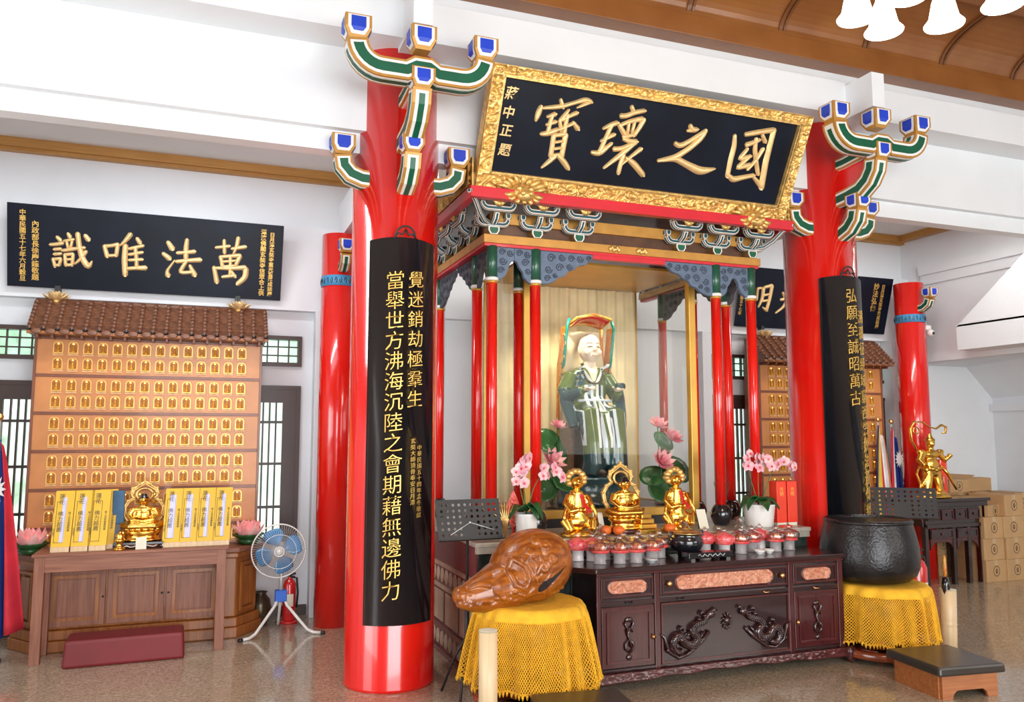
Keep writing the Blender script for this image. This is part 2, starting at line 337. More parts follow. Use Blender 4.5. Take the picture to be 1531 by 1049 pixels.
# back wall with openings: transoms and barred windows left and right of each shrine cabinet
holes = []
for s_ in (1, -1):
    for (a, b_, z0, z1) in ((-1.86, -1.24, 2.17, 2.40), (.30, .755, 2.17, 2.40), (-1.86, -1.24, .66, 1.96), (.30, .755, .66, 1.96)):
        x0, x1 = (a, b_) if s_ == 1 else (5.85-b_, 5.85-a); holes.append((x0, x1, z0, z1))
xs = sorted({-6, 13} | {h_[0] for h_ in holes} | {h_[1] for h_ in holes})
wb = MB()
for a, b_ in zip(xs[:-1], xs[1:]):
    hz = sorted([(h_[2], h_[3]) for h_ in holes if h_[0] <= a and h_[1] >= b_]); z = 0
    for z0, z1 in hz: wb.span((a, 7.4, z), (b_, 7.55, z0)); z = z1
    wb.span((a, 7.4, z), (b_, 7.55, 5.2))
struct('wall_back', wb, 'wall')
n_ = 0
for (x0, x1, z0, z1) in holes:
    n_ += 1; small = z1-z0 < .4; mb = MB()
    frame(mb, x0-.02, x1+.02, z0-.02, z1+.02, 7.37, 7.46, .035)
    wn = struct('window_%d' % n_, mb, 'darkbrown')
    MB().span((x0, 7.43, z0), (x1, 7.434, z1)).build('pane', 'frost' if small else 'glass', wn)
    if small:
        nx = 5 if x1-x0 < .5 else 7
        for i in range(1, nx): MB().span((x0+(x1-x0)*i/nx-.006, 7.39, z0), (x0+(x1-x0)*i/nx+.006, 7.42, z1)).build('lattice_bar', 'darkbrown', wn)
        for i in (1, 2): MB().span((x0, 7.395, z0+(z1-z0)*i/3-.006), (x1, 7.415, z0+(z1-z0)*i/3+.006)).build('lattice_bar', 'darkbrown', wn)
    else:
        inner = .155 if x1 in (.755,) or abs(x0-5.095) < .01 else .0
        a, b_ = (x0, x1)
        # solid wooden margin round the barred opening
        MB().span((a, 7.38, z1-.13), (b_, 7.42, z1)).build('panel', 'darkbrown', wn)
        if x1 < 1 and x0 > 0: MB().span((b_-.13, 7.38, z0), (b_, 7.42, z1-.13)).build('panel', 'darkbrown', wn); b_ -= .13
        elif x0 > 5 and x1 < 5.6: MB().span((a, 7.38, z0), (a+.13, 7.42, z1-.13)).build('panel', 'darkbrown', wn); a += .13
        elif x1 < 0: MB().span((a, 7.38, z0), (a+.36, 7.42, z1-.13)).build('panel', 'darkbrown', wn); a += .36
        else: MB().span((b_-.36, 7.38, z0), (b_, 7.42, z1-.13)).build('panel', 'darkbrown', wn); b_ -= .36
        k = max(3, int((b_-a)/.052))
        for i in range(1, k): MB().span((a+(b_-a)*i/k-.007, 7.385, z0), (a+(b_-a)*i/k+.007, 7.415, z1-.13)).build('bar', 'darkbrown', wn)
        for zz in (.93, 1.30, 1.66): MB().span((a, 7.38, zz-.011), (b_, 7.42, zz+.011)).build('cross_bar', 'darkbrown', wn)
# beam along the back wall that carries the sign boards, pilasters, cornice, ceilings
mb = MB(); mb.span((-6, 7.30, 2.64), (13, 7.4, 3.40))
struct('trim_1', mb, 'wall')
for i, x in enumerate((.93, 4.92, 7.5)):
    struct('trim_%d' % (i+2), MB().span((x-.055, 7.24, 0), (x+.055, 7.4, 2.64)), 'wall', bevel=.004)
struct('trim_5', MB().span((-1.97, 7.30, 3.855), (7.82, 7.4, 3.93)).span((-1.97, 7.33, 3.83), (7.82, 7.4, 3.855)), 'molding')
struct('trim_6', MB().span((7.72, 5.2, 3.855), (7.82, 7.30, 3.93)), 'molding')
struct('ceiling_back', MB().span((-1.97, 5.3, 3.93), (7.82, 7.4, 4.03)), 'ceil_white')
struct('wall_left', MB().span((-2.12, 5.4, 0), (-1.97, 7.4, 3.93)), 'wall')
struct('baseboard_back', MB().span((.9, 7.385, 0), (13, 7.4, .09)).span((-1.9, 7.385, 0), (.87, 7.4, .09)), 'darkbrown')
# plaster wall over the column row and the beam under it
struct('wall_front', MB().span((-6, 5.12, 3.52), (13, 5.30, 5.3)), 'wall')
struct('trim_7', MB().span((-6, 5.18, 3.385), (13, 5.30, 3.52)), 'wall')
struct('trim_8', MB().span((-6, 4.85, 4.06), (13, 5.12, 4.33)), 'wall', bevel=.004)
for i, x in enumerate((1.146, 4.704)):
    struct('trim_%d' % (9+i), MB().span((x-.06, 4.58, 4.03), (x+.06, 5.12, 4.30)), 'wall')
    # short beams running back from the column row
    struct('trim_%d' % (11+i), MB().span((x-.08, 5.30, 3.30), (x+.08, 7.3, 3.62)), 'wall')
# brown coved ceiling
struct('trim_13', MB().span((-6, 4.97, 4.54), (13, 5.12, 4.70)).span((-6, 4.99, 4.70), (13, 5.12, 4.74)), 'cove', bevel=.004)
arc = [(5.02-.56*(1-cos(t*pi/2/12)), 4.74+.26*sin(t*pi/2/12)) for t in range(13)]
arc = [(y, z) for y, z in arc]
cv = MB().prism(arc+[(y, z+.04) for y, z in reversed(arc)], -6, 13, lambda u, v_, w_: (w_, u, v_), 0)
cv.span((-6, -4, 5.06), (13, 4.47, 5.12))
c_ = struct('ceiling', cv, 'cove')
for k in range(-7, 11):
    x = 4.184+.85*k
    for dx in (-.022, .022):
        prof = [(y-.006, z-.020) for y, z in arc]+[(y+.004, z+.012) for y, z in reversed(arc)]
        MB().prism(prof, x+dx-.011, x+dx+.011, lambda u, v_, w_: (w_, u, v_)).build('rib', 'covedark', c_)
struct('trim_14', MB().span((-6, 4.28, 4.96), (13, 4.47, 5.06)).span((-6, 4.32, 4.93), (13, 4.42, 4.96)), 'cove', bevel=.006)
struct('trim_15', MB().span((-6, 2.9, 4.98), (13, 3.05, 5.06)), 'cove', bevel=.006)
# side bay on the right: wall above, stair soffit, alcove
R = MB()
R.span((7.82, 5.0, 2.39), (7.95, 7.4, 4.0)); R.span((7.82, -4, 2.75), (7.95, 5.0, 4.8))
struct('wall_right', R, 'wall')
Q = MB()
Q.span((9.21, 2.0, 0), (9.36, 7.4, 3.9)); Q.span((9.14, 2.0, 1.84), (9.21, 7.4, 1.93))
struct('wall_alcove', Q, 'wall')
st = MB()   # landing slab over the alcove and the sloping soffit behind it
st.span((7.82, 3.4, 2.45), (9.21, 6.40, 2.70))
st.add([(7.95, 7.4, 2.385), (8.80, 7.4, 2.385), (9.21, 7.4, 2.0), (7.95, 6.40, 2.45), (8.80, 6.40, 2.45), (9.21, 6.40, 2.05)], [(0, 1, 4, 3), (1, 2, 5, 4)])
struct('ceiling_alcove', st, 'wall')
for i, (ya, za, yb, zb) in enumerate(((7.0, 3.50, 5.2, 3.62), (7.0, 3.36, 5.2, 3.36))):
    pass
struct('trim_16', MB().span((7.76, 5.3, 3.40), (7.82, 7.1, 3.50)), 'wall')
struct('trim_17', MB().span((7.79, 5.3, 3.29), (7.82, 7.1, 3.40)), 'wall')
struct('trim_18', MB().prism([(6.40, 2.70), (5.0, 2.70), (5.0, 3.6), (5.25, 3.6)], 7.5, 7.82, fYZ), 'wall')
struct('trim_19', MB().span((7.5, 5.0, 2.45), (7.82, 6.40, 2.72)), 'wall')
# front of the hall behind the visitor: piers between open doorways, side walls with openings
struct('wall_entrance', MB().span((-6, -4.2, 0), (-1.6, -4, 5.1)).span((4.6, -4.2, 0), (13, -4, 5.1)).span((-1.6, -4.2, 3.5), (4.6, -4, 5.1)), 'wall')
struct('wall_side', MB().span((-6.1, -4, 0), (-6, 0, 5.1)).span((-6.1, 3.4, 0), (-6, 7.4, 5.1)).span((-6.1, 0, 3.3), (-6, 3.4, 5.1)), 'wall')
struct('wall_far_right', MB().span((13, -4, 0), (13.1, 7.4, 5.1)), 'wall')
# garden hedge seen through the window bars
hd = MB()
def hfn(u, v_):
    x = -6+18*u; z = 3.2*v_; d = noise.noise(Vector((x*3, z*3, 1)))*.25+noise.noise(Vector((x*9, z*9, 5)))*.12
    return (x, 9.6+d-.5*v_, z-.1)
hd.grid(hfn, 240, 44)
single('hedge', hd, 'foliage', 'pale sunlit green hedge outside the barred windows', 'hedge')
# ================================================================ RED COLUMNS, BRACKETS, BOARDS
def sweep(mb, path, t, w, Mx, mi, t2=None):
    """rectangular band along a 2-D path (u outward, v up); t half thickness, w half width"""
    k = len(path); vs = []
    for i in range(k):
        a, b_ = path[max(0, i-1)], path[min(k-1, i+1)]; dx, dy = b_[0]-a[0], b_[1]-a[1]; L = sqrt(dx*dx+dy*dy) or 1; nx, ny = -dy/L, dx/L
        for s1, s2 in ((-1, -1), (1, -1), (1, 1), (-1, 1)): vs.append(Mx @ Vector((path[i][0]+nx*t*s1, s2*w, path[i][1]+ny*t*s1)))
    fs = [(i*4+j, i*4+(j+1) % 4, (i+1)*4+(j+1) % 4, (i+1)*4+j) for i in range(k-1) for j in range(4)]+[(3, 2, 1, 0), tuple((k-1)*4+j for j in range(4))]
    mb.add(vs, fs, mi)
def trimpath(p, e):
    p = [tuple(q) for q in p]
    for _ in (0, 1):
        d = e
        while len(p) > 2:
            L = sqrt((p[0][0]-p[1][0])**2+(p[0][1]-p[1][1])**2)
            if L > d: p[0] = (p[0][0]+(p[1][0]-p[0][0])*d/L, p[0][1]+(p[1][1]-p[0][1])*d/L); break
            d -= L; p = p[1:]
        p = p[::-1]
    return p
def arm(mb, path, t, w, Mx=Matrix(), r=.002):
    """painted bracket arm: ochre edge, white line, green field on all four sides"""
    sweep(mb, path, t, w, Mx, 0)
    sweep(mb, trimpath(path, t*.26), t*.76, w+r, Mx, 1); sweep(mb, trimpath(path, t*.5), t*.48, w+2*r, Mx, 2)
    sweep(mb, trimpath(path, t*.3), t+r, w*.68, Mx, 1); sweep(mb, trimpath(path, t*.6), t+2*r, w*.32, Mx, 2)
def curve_arm(half, rise, rad, n=7, centre=0):
    """U shaped centre line: ends rise by `rise` at u=+-half"""
    R_ = [(half-rad+rad*sin(pi/2*i/n), rad-rad*cos(pi/2*i/n)) for i in range(n+1)]
    if rise > rad: R_.append((half, rise))
    mid = [(-.25*half, 0), (-.10*half, centre), (.10*half, centre), (.25*half, 0)] if centre else []
    return [(-u, v_) for u, v_ in reversed(R_)]+mid+R_
def cup(mb, c, s, Mx=Matrix(), inl=3, h=None):
    """bearing block: square upper part, tapered foot, inlaid on four faces"""
    h = h or s*.82; x, y, z = c; a = s/2; b_ = s*.30
    def fr(q, m_): mb.add([Mx @ Vector(p) for p in q], [(3, 2, 1, 0), (4, 5, 6, 7), (0, 1, 5, 4), (1, 2, 6, 5), (2, 3, 7, 6), (3, 0, 4, 7)], m_)
    def ring(k, zz): return [(x-k, y-k, zz), (x+k, y-k, zz), (x+k, y+k, zz), (x-k, y+k, zz)]
    fr(ring(b_, z)+ring(a, z+h*.42), 0); fr(ring(a, z+h*.42)+ring(a, z+h), 0)
    # white and blue fields, cut as six-sided plates following the block outline
    for i, (k, m_, d) in enumerate(((.80, 1, .002), (.56, inl, .005))):
        for q in range(4):
            Rz = Matrix.Rotation(q*pi/2, 4, 'Z'); P_ = []
            cz = z+h*.55
            up, lo, wd = min(h*.40, h*.62*k), h*.50*k, a*k
            for uu, vv in ((-wd, up), (wd, up), (wd, -h*.13), (wd*.62, -lo), (-wd*.62, -lo), (-wd, -h*.13)):
                zz = cz+vv; out = a if zz >= z+h*.419 else b_+(a-b_)*(zz-z)/(h*.42)
                P_.append(Vector((uu, -out-d, zz)))
            pts = [Vector((x, y, 0))+Rz @ p for p in P_]
            mb.add([Mx @ p for p in pts], [(5, 2, 1, 0), (4, 3, 2, 5)], m_)
BR = ['ochre', 'white', 'green', 'blue']
def T(x, y, z, rz=0): return Matrix.Translation((x, y, z)) @ Matrix.Rotation(rz, 4, 'Z')
def big_column(x, y, lab):
    t = thing('red_column', lab, 'column', (x, y, 0), group=None)
    MB().lathe([(.288, 0), (.288, .02), (.285, .03), (.285, 4.06)], 64).build('shaft', 'red', t)
    # cross arm carried forward of the column
    m1 = MB(); arm(m1, [(u, v_+3.715) for u, v_ in curve_arm(.395, .15, .15, centre=.035)], .062, .062, T(0, -.66, 0)); m1.build('cross_arm', BR, t)
    for u in (-.395, 0, .395):
        m1 = MB(); cup(m1, (u, -.66, 3.865), .155, h=.135 if u else .14); m1.build('bearing_block', BR, t)
    # projecting arms (u = outward towards -y)
    Mo = T(0, 0, 0, -pi/2)
    m1 = MB(); arm(m1, [(.05, 3.705), (.35, 3.70), (.60, 3.72)], .045, .05, Mo); m1.build('upper_arm', BR, t)
    m1 = MB(); arm(m1, [(.10, 3.40), (.38, 3.42), (.50, 3.44), (.58, 3.49), (.63, 3.56), (.645, 3.64)], .06, .058, Mo); m1.build('projecting_arm', BR, t)
    m1 = MB(); cup(m1, (0, -.66, 3.625), .145, h=.12); m1.build('bearing_block', BR, t)
    m1 = MB(); arm(m1, [(.10, 3.13), (.28, 3.14), (.36, 3.17), (.42, 3.23), (.44, 3.31)], .055, .052, Mo); m1.build('projecting_arm', BR, t)
    m1 = MB(); cup(m1, (0, -.445, 3.30), .135, h=.115); m1.build('bearing_block', BR, t)
    m1 = MB(); m1.span((-.022, -.60, 3.45), (.022, -.15, 3.66)); m1.build('infill_board', 'red', t)
    for s_ in (-1, 1):
        m1 = MB(); arm(m1, [(.10, 3.19), (.26, 3.195), (.33, 3.22), (.375, 3.27), (.385, 3.34)], .055, .055, T(0, -.13, 0, 0 if s_ > 0 else pi)); m1.build('side_arm', BR, t)
        m1 = MB(); cup(m1, (s_*.385, -.13, 3.345), .15, h=.125); m1.build('bearing_block', BR, t)
    return t
cL = big_column(1.146, 5.28, 'large red lacquered column with coloured brackets, left of the central shrine')
cR = big_column(4.704, 5.28, 'large red lacquered column with coloured brackets, right of the central shrine')
def rear_column(x, y, lab, rz):
    t = thing('red_column', lab, 'column', (x, y, 0))
    MB().lathe([(.158, 0), (.158, 3.25)], 40).build('shaft', 'red', t)
    b_ = MB().lathe([(.1595, 2.80), (.1605, 2.80), (.1605, 2.89), (.1595, 2.89)], 40).build('painted_band', 'bandblue', t, label='sky blue band with black scrollwork')
    m1 = MB()
    for k in range(26):
        a = 2*pi*k/26; pts = []
        for i in range(9): q_ = i/8*1.6*pi; pts.append(((.162)*cos(a+.05*sin(q_)), .162*sin(a+.05*sin(q_)), 2.845+.022*cos(q_)*(1 if k % 2 else -1)))
        m1.tube(pts, .0035, 4)
    m1.build('scrollwork', 'black', b_)
    m1 = MB(); arm(m1, [(.05, 2.95), (.20, 2.955), (.26, 2.99), (.285, 3.05)], .04, .04, T(0, 0, 0, rz)); m1.build('side_arm', BR, t)
    m1 = MB(); cup(m1, (.285*cos(rz), .285*sin(rz), 3.05), .12, h=.11); m1.build('bearing_block', BR, t)
    return t
rear_column(1.035, 6.95, 'slimmer red column with a sky blue band, behind the large left column', -pi/2)
rear_column(7.42, 6.93, 'slimmer red column with a sky blue band, behind the gold guardian statue', -pi/2)

# couplet boards wrapped round the front of the big columns
def couplet(x, lab, big, cols, small):
    t = thing('couplet_board', lab, 'sign', (x, 5.28, .40))
    r0, r1, th = .290, .306, radians(44)
    def fn(u, v_): a = -pi/2-th+2*th*u; return (r1*cos(a), r1*sin(a), v_*2.38)
    m1 = MB(); n = 28
    for k, rr in enumerate((r0, r1)):
        m1.grid(lambda u, v_: (rr*cos(-pi/2-th+2*th*u), rr*sin(-pi/2-th+2*th*u), v_*2.38+(.0 if v_ == 0 else .02*(1-(2*u-1)**2))), n, 1)
    o = 0; q_ = (n+1)*2
    for i in range(n): m1.f.append([i, i+1, q_+i+1, q_+i]); m1.m.append(0); m1.s.append(False); m1.f.append([n+1+i, n+2+i, q_+n+2+i, q_+n+1+i]); m1.m.append(0); m1.s.append(False)
    m1.f += [[0, n+1, q_+n+1, q_], [n, 2*n+1, q_+2*n+1, q_+n]]; m1.m += [0, 0]; m1.s += [False, False]
    m1.build('board', 'black', t)
    for txt, aa, zc, size, line, off in cols:
        def f2(X_, Y_, Z_): a = -pi/2+(X_/r1)+aa; rr = r1+.0005+max(0, Z_); return Vector((rr*cos(a), rr*sin(a), zc+Y_+.13*X_))
        text(vert(txt), 'inscription', 'goldtext', t, f2, size, .0025, off-.0012*size/.12, line)
    m1 = MB(); m1.tube([(.05*cos(a)*1.3, -.30-.02*sin(a), 2.40+.07*sin(a)) for a in [pi*i/10 for i in range(11)]], .006, 6)
    for s_ in (-1, 1): m1.tube([(s_*.075, -.305, 2.39), (s_*.045, -.31, 2.425), (s_*.02, -.31, 2.415), (0, -.31, 2.45)], .006, 6)
    m1.build('hanging_hook', 'blackm', t)
    return t
couplet(1.146, 'long black curved board of gold characters on the large left column', None, [
    ('當舉世方沸海沉陸之會期藉無邊佛力', -.20, 1.155, .125, 1.02, .0005), ('覺迷銷劫極羣生', .25, 1.745, .115, 1.10, .0005),
    ('玄奘大師頂骨奉安日月潭', .22, .92, .036, 1.05, .0), ('中華民國五十四年孟冬敬獻', .37, .86, .036, 1.05, 0)], None)
couplet(4.704, 'long black curved board of gold characters on the large right column', None, [
    ('弘願至誠昭萬古', .10, 1.83, .125, 1.08, .0005), ('溯孤征絕域窮西竺妙法還傳經震旦', .50, 1.19, .115, 1.10, .0005),
    ('中華民國五十四年孟冬敬獻', .42, .93, .042, .95, 0)], None)

# signs
def ptn(L): return [[(a[i]/1000, a[i+1]/1000, a[i+2]/1000) for i in range(0, len(a), 3)] for a in L]
ST_HALL = [[-762,645,9.2,-735,597,11.1],[-893,581,11.0,-903,534,18.4,-913,486,7.4],[-885,571,7.3,-805,588,11.1,-743,602,11.1,-659,637,9.3,-575,674,13.0,-536,659,11.2],[-547,655,9.3,-598,628,9.3,-633,608,4.7],[-836,520,7.4,-783,544,13.0],[-832,468,7.4,-770,496,11.2],[-861,402,9.3,-808,411,15.9,-744,448,11.2],[-801,536,11.1,-808,477,11.1,-811,412,11.2],[-690,586,7.4,-712,548,11.2,-735,512,11.2],[-734,508,9.3,-688,540,9.3,-626,574,12.1],[-743,509,9.3,-727,476,11.2,-720,442,9.4],[-691,551,11.2,-692,481,12.2,-689,420,11.3],[-643,511,8.4,-597,472,14.1],[-731,450,9.3,-631,506,9.4],[-764,406,13.1,-761,341,13.2,-759,264,13.2],[-755,406,9.4,-683,425,13.1],[-676,421,14.1,-678,352,14.2,-676,268,13.3],[-746,361,7.5,-686,378,7.5],[-743,316,7.5,-685,333,7.6],[-751,271,8.5,-686,288,8.5],[-727,268,13.2,-770,220,13.2,-812,179,5.7],[-709,276,9.5,-655,240,16.2,-612,196,12.4],[-408,497,7.6,-366,524,12.4,-311,549,13.4],[-406,412,7.6,-360,440,10.5,-315,468,11.5],[-348,532,12.4,-370,451,11.5,-402,325,12.5],[-460,328,9.6,-404,319,16.4,-357,367,12.5,-322,406,9.6],[-227,673,11.4,-202,641,11.5],[-295,599,13.3,-248,602,12.4,-201,635,12.4,-120,658,11.5],[-291,539,11.5,-263,507,13.4,-222,467,13.5],[-281,538,9.6,-213,574,11.5,-123,602,13.5],[-111,596,14.4,-129,543,12.5,-162,480,11.6],[-221,561,8.6,-215,495,8.7],[-179,576,8.6,-182,502,8.7],[-241,461,11.6,-161,487,9.7],[-238,449,9.6,-193,437,12.6,-131,442,13.6],[-295,369,13.5,-248,375,11.6,-136,432,11.7],[-148,424,11.6,-226,340,14.6,-294,277,11.7,-342,231,7.8],[-210,342,12.6,-217,273,12.7,-219,208,11.8],[-84,395,13.7,-130,352,9.8,-176,309,7.8,-220,260,6.8],[-186,320,9.7,-115,291,16.7,-22,218,14.9],[265,609,11.8,295,573,16.8,330,588,11.9],[252,568,7.9,295,573,9.9],[177,471,11.8,220,449,14.9,282,490,11.9,403,585,11.9],[402,587,13.9,388,535,14.9,308,449,14.9,211,372,15.9,73,330,9.9],[105,334,7.9,213,364,15.9,311,333,17.1,434,298,22.3,500,308,17.3,558,330,6.1],[656,588,10.1,677,508,15.2,675,417,15.3,684,287,13.4],[744,604,12.2,826,627,14.2,978,668,14.3],[981,669,15.3,983,559,16.5,987,428,18.7,1011,236,18.9],[1012,243,14.7,957,277,12.5,909,310,8.3],[685,300,10.3,738,264,17.6,817,291,13.5,911,318,12.5],[776,530,14.3,833,556,12.2,880,582,10.2],[890,622,9.2,930,576,13.3],[847,587,11.2,861,505,13.3,903,418,13.4,947,333,11.4],[929,520,12.3,902,444,11.3,843,355,8.3],[793,503,10.2,767,454,12.3,741,418,12.3,839,456,10.3],[829,448,9.2,783,397,11.3,742,353,12.3,855,392,13.4]]
ST_LEFT = [[-689,407,11.9,-666,384,13.7],[-735,343,11.0,-697,348,11.9,-648,362,12.8],[-707,308,11.0,-661,316,11.0],[-707,270,11.0,-660,278,11.0],[-716,233,11.0,-701,172,11.0],[-712,230,11.0,-660,239,11.0],[-662,236,11.0,-672,184,11.0],[-701,182,11.0,-670,186,11.0],[-612,441,11.0,-599,415,14.7],[-640,380,9.2,-573,397,11.0],[-621,376,9.2,-611,324,9.2],[-583,381,9.2,-593,331,9.2],[-650,303,11.0,-577,321,12.9,-493,339,11.1],[-634,275,11.0,-626,187,11.1],[-631,272,11.0,-575,283,11.1],[-575,279,11.1,-581,190,11.1],[-623,234,9.2,-582,240,9.2],[-626,189,11.1,-581,195,11.1],[-544,447,15.6,-533,348,16.6,-508,249,18.5,-464,177,20.5,-439,236,4.6],[-482,310,13.0,-518,248,12.0,-560,204,7.4],[-491,436,13.8,-467,403,17.6],[-353,365,13.0,-330,281,14.9],[-346,363,13.0,-301,369,11.2,-253,385,14.0],[-256,380,13.1,-265,292,13.1],[-327,286,11.2,-265,295,11.2],[-162,474,16.9,-199,417,14.1,-236,378,7.5],[-198,381,16.9,-204,266,18.8,-196,140,17.0],[-115,444,13.2,-92,410,16.0],[-170,355,11.3,-67,388,12.3],[-169,309,11.3,-71,334,11.4],[-168,263,11.3,-70,276,11.4],[-178,193,13.2,-123,202,13.2,-46,208,19.0],[-127,369,13.2,-116,285,13.2,-112,203,13.3],[117,434,14.3,152,381,20.1],[83,337,13.4,132,298,19.1],[172,288,5.8,139,231,9.6,110,192,10.5,126,158,19.2],[263,467,13.4,256,387,17.3,259,299,15.4],[192,350,13.4,255,358,12.5,324,372,15.4],[187,278,13.4,269,292,13.5,370,305,18.4],[263,287,13.5,230,225,13.5,209,186,15.4,260,190,11.6,318,201,13.6],[290,254,11.6,330,176,19.4],[552,486,11.7,559,380,13.7],[490,418,11.7,596,439,11.7],[664,514,14.7,652,425,13.7,628,373,7.8],[617,418,11.7,723,443,14.7],[528,347,13.7,550,250,13.7],[537,345,11.7,682,368,14.7],[684,361,16.7,653,283,12.8],[545,304,9.8,656,321,9.8],[605,352,11.8,610,277,11.8,609,187,11.8],[549,260,11.7,646,278,10.8],[479,255,13.7,507,129,17.6],[491,246,11.7,609,252,13.7,726,268,17.8],[734,259,19.8,738,188,19.8,674,124,16.8],[550,175,11.8,647,194,13.8],[619,228,9.8,650,185,14.8]]
ST_RIGHT = [[-815,421,11.9,-808,299,11.9],[-815,421,11.9,-770,430,11.9],[-740,432,19.8,-735,317,17.9,-772,225,9.9],[-733,438,13.9,-638,464,17.9],[-633,458,19.9,-640,322,18.0,-659,198,18.0],[-718,221,8.0,-658,190,16.0],[-726,353,11.9,-654,367,12.0],[-727,289,11.9,-658,302,12.0],[-485,396,12.0,-447,362,18.1],[-494,318,14.1,-426,332,12.1,-348,342,16.2],[-416,323,14.1,-447,236,14.1,-537,170,9.0],[-392,447,14.1,-387,337,15.1],[-393,324,14.1,-391,213,17.2,-302,182,16.2,-226,202,14.2,-228,255,6.1],[-284,422,16.2,-314,368,8.1],[-348,342,12.1,-255,356,13.2]]

t = thing('hall_sign', 'large gilt framed black sign with four gold characters above the central shrine', 'sign', (2.925, 5.155, 3.25))
U, V, Nn = Vector((1, 0, 0)), Vector((0, -.477, .879)), Vector((0, -.879, -.477))
SM = lambda u, v_, w_: U*u+V*v_+Nn*w_
m1 = MB(); m1.prism([(-1.21, .05), (1.21, .05), (1.21, .79), (-1.21, .79)], -.03, .03, SM); m1.build('panel', 'signblack', t)
def relief(x, y, s=1.0):
    p = Vector((x*s*14, y*s*14, 3.3)); a = noise.noise(p); b_ = noise.noise(p*2.3+Vector((7, 1, 0)))
    v_ = sin(9*a+5*b_+x*8)*.5+.5; return v_**1.5
def carved(mb, u0, u1, v0, v1, step, hb, hr, fn, s=1.0):
    nu, nv = max(2, int((u1-u0)/step)), max(2, int((v1-v0)/step))
    def g(a, b_):
        u, v_ = u0+(u1-u0)*a, v0+(v1-v0)*b_; e = min(a*(u1-u0), (1-a)*(u1-u0), b_*(v1-v0), (1-b_)*(v1-v0))
        return fn(u, v_, hb+(hr*relief(u, v_, s) if e > .012 else hr*.9))
    mb.grid(g, nu, nv)
fr = []
for nmx, (u0, u1, v0, v1) in dict(a=(-1.275, 1.275, 0, .105), b=(-1.275, 1.275, .745, .808), c=(-1.275, -1.19, .105, .745), d=(1.19, 1.275, .105, .745)).items():
    m1 = MB(); carved(m1, u0, u1, v0, v1, .0062, .045, .026, SM)
    m1.prism([(u0, v0), (u1, v0), (u1, v1), (u0, v1)], -.04, .045, SM)
    m1.build('carved_frame', 'goldleaf', t)
m1 = MB()
for (u0, u1, v0, v1) in ((-1.19, 1.19, .105, .118), (-1.19, 1.19, .733, .745), (-1.19, -1.178, .105, .745), (1.178, 1.19, .105, .745)):
    m1.prism([(u0, v0), (u1, v0), (u1, v1), (u0, v1)], .03, .062, SM)
m1.build('inner_bead', 'goldleaf', t)
strokes([[(a, b_, c*1.45) for a, b_, c in s_] for s_ in ptn(ST_HALL)], 'gold_character', 'goldchar', t, lambda u, v_, h: U*u+V*v_+Nn*(.03+h), .020)
for ch, (u, v_) in zip('蔣中正題', ((-1.115, .630), (-1.115, .508), (-1.11, .390), (-1.10, .262))):
    text(ch, 'gold_character', 'goldchar', t, lambda X_, Y_, Z_, u=u, v_=v_: U*(u+X_+Y_*.12)+V*(v_+Y_)+Nn*(.032+max(0, Z_)), .088, .005, .0015)
# lion heads under the lower frame
def crest(mb, c, s):
    x, y, z = c
    mb.ell((x, y, z), (.075*s, .05*s, .05*s)); mb.ell((x, y-.045*s, z-.02*s), (.045*s, .03*s, .03*s))
    for k in (-1, 1):
        mb.ell((x+k*.03*s, y-.045*s, z+.015*s), .016*s); mb.ell((x+k*.02*s, y-.07*s, z-.015*s), .014*s)
    for k in range(9):
        a = pi*k/8; mb.tube([(x+.06*s*cos(a), y, z+.02*s+.03*s*sin(a)), (x+.11*s*cos(a), y-.02*s, z+.03*s+.055*s*sin(a)), (x+.14*s*cos(a)+.02*s*sin(3*a), y-.005, z+.02*s+.06*s*sin(a)+.015*s)], [.018*s, .014*s, .005*s], 6)
    for k in range(7):
        a = -pi*(k+.5)/7; mb.tube([(x+.05*s*cos(a), y-.02*s, z+.03*s*sin(a)), (x+.09*s*cos(a), y-.035*s, z-.01*s+.05*s*sin(a)), (x+.12*s*cos(a), y-.02*s, z-.0+.05*s*sin(a))], [.016*s, .012*s, .004*s], 6)
for u in (-.94, .97):
    m1 = MB(); p = SM(u, -.01, .085); crest(m1, p, 1.35); m1.build('lion_mask', 'goldleaf', t)
for x in (-1.15, 1.15): MB().span((x-.05, -.04, .3), (x+.05, .12, .36)).build('mounting_block', 'ochre', t)

def wall_sign(cx, lab, st, cols, extra=None):
    t = thing('name_board', lab, 'sign', (cx, 7.24, 2.71))
    U, V, Nn = Vector((1, 0, 0)), Vector((0, -.279, .960)), Vector((0, -.960, -.279))
    SM = lambda u, v_, w_: U*u+V*v_+Nn*w_
    MB().prism([(-1.03, 0), (1.03, 0), (1.03, .646), (-1.03, .646)], -.03, 0, SM).build('board', 'signblack', t)
    strokes([[(a, b_, c*1.22) for a, b_, c in s_] for s_ in ptn(st)], 'gold_character', 'goldchar', t, lambda u, v_, h: U*u+V*v_+Nn*h, .014)
    for txt, u, v0, v1, sl in cols:
        n = len(txt); sz = abs(v0-v1)/n
        for i, ch in enumerate(txt):
            vv = v0+(v1-v0)*(i+.5)/n
            text(ch, 'small_character', 'goldtext', t, lambda X_, Y_, Z_, u=u, vv=vv: U*(u+X_)+V*(vv+Y_)+Nn*max(0, Z_), sz*1.02, .002, .0006)
    for x in (-.68, .68): MB().span((x-.03, -.10, .56), (x+.03, .06, .6)).build('mounting_bracket', 'blackm', t); MB().span((x-.02, -.01, -.02), (x+.02, .06, .02)).build('mounting_bracket', 'blackm', t)
    return t
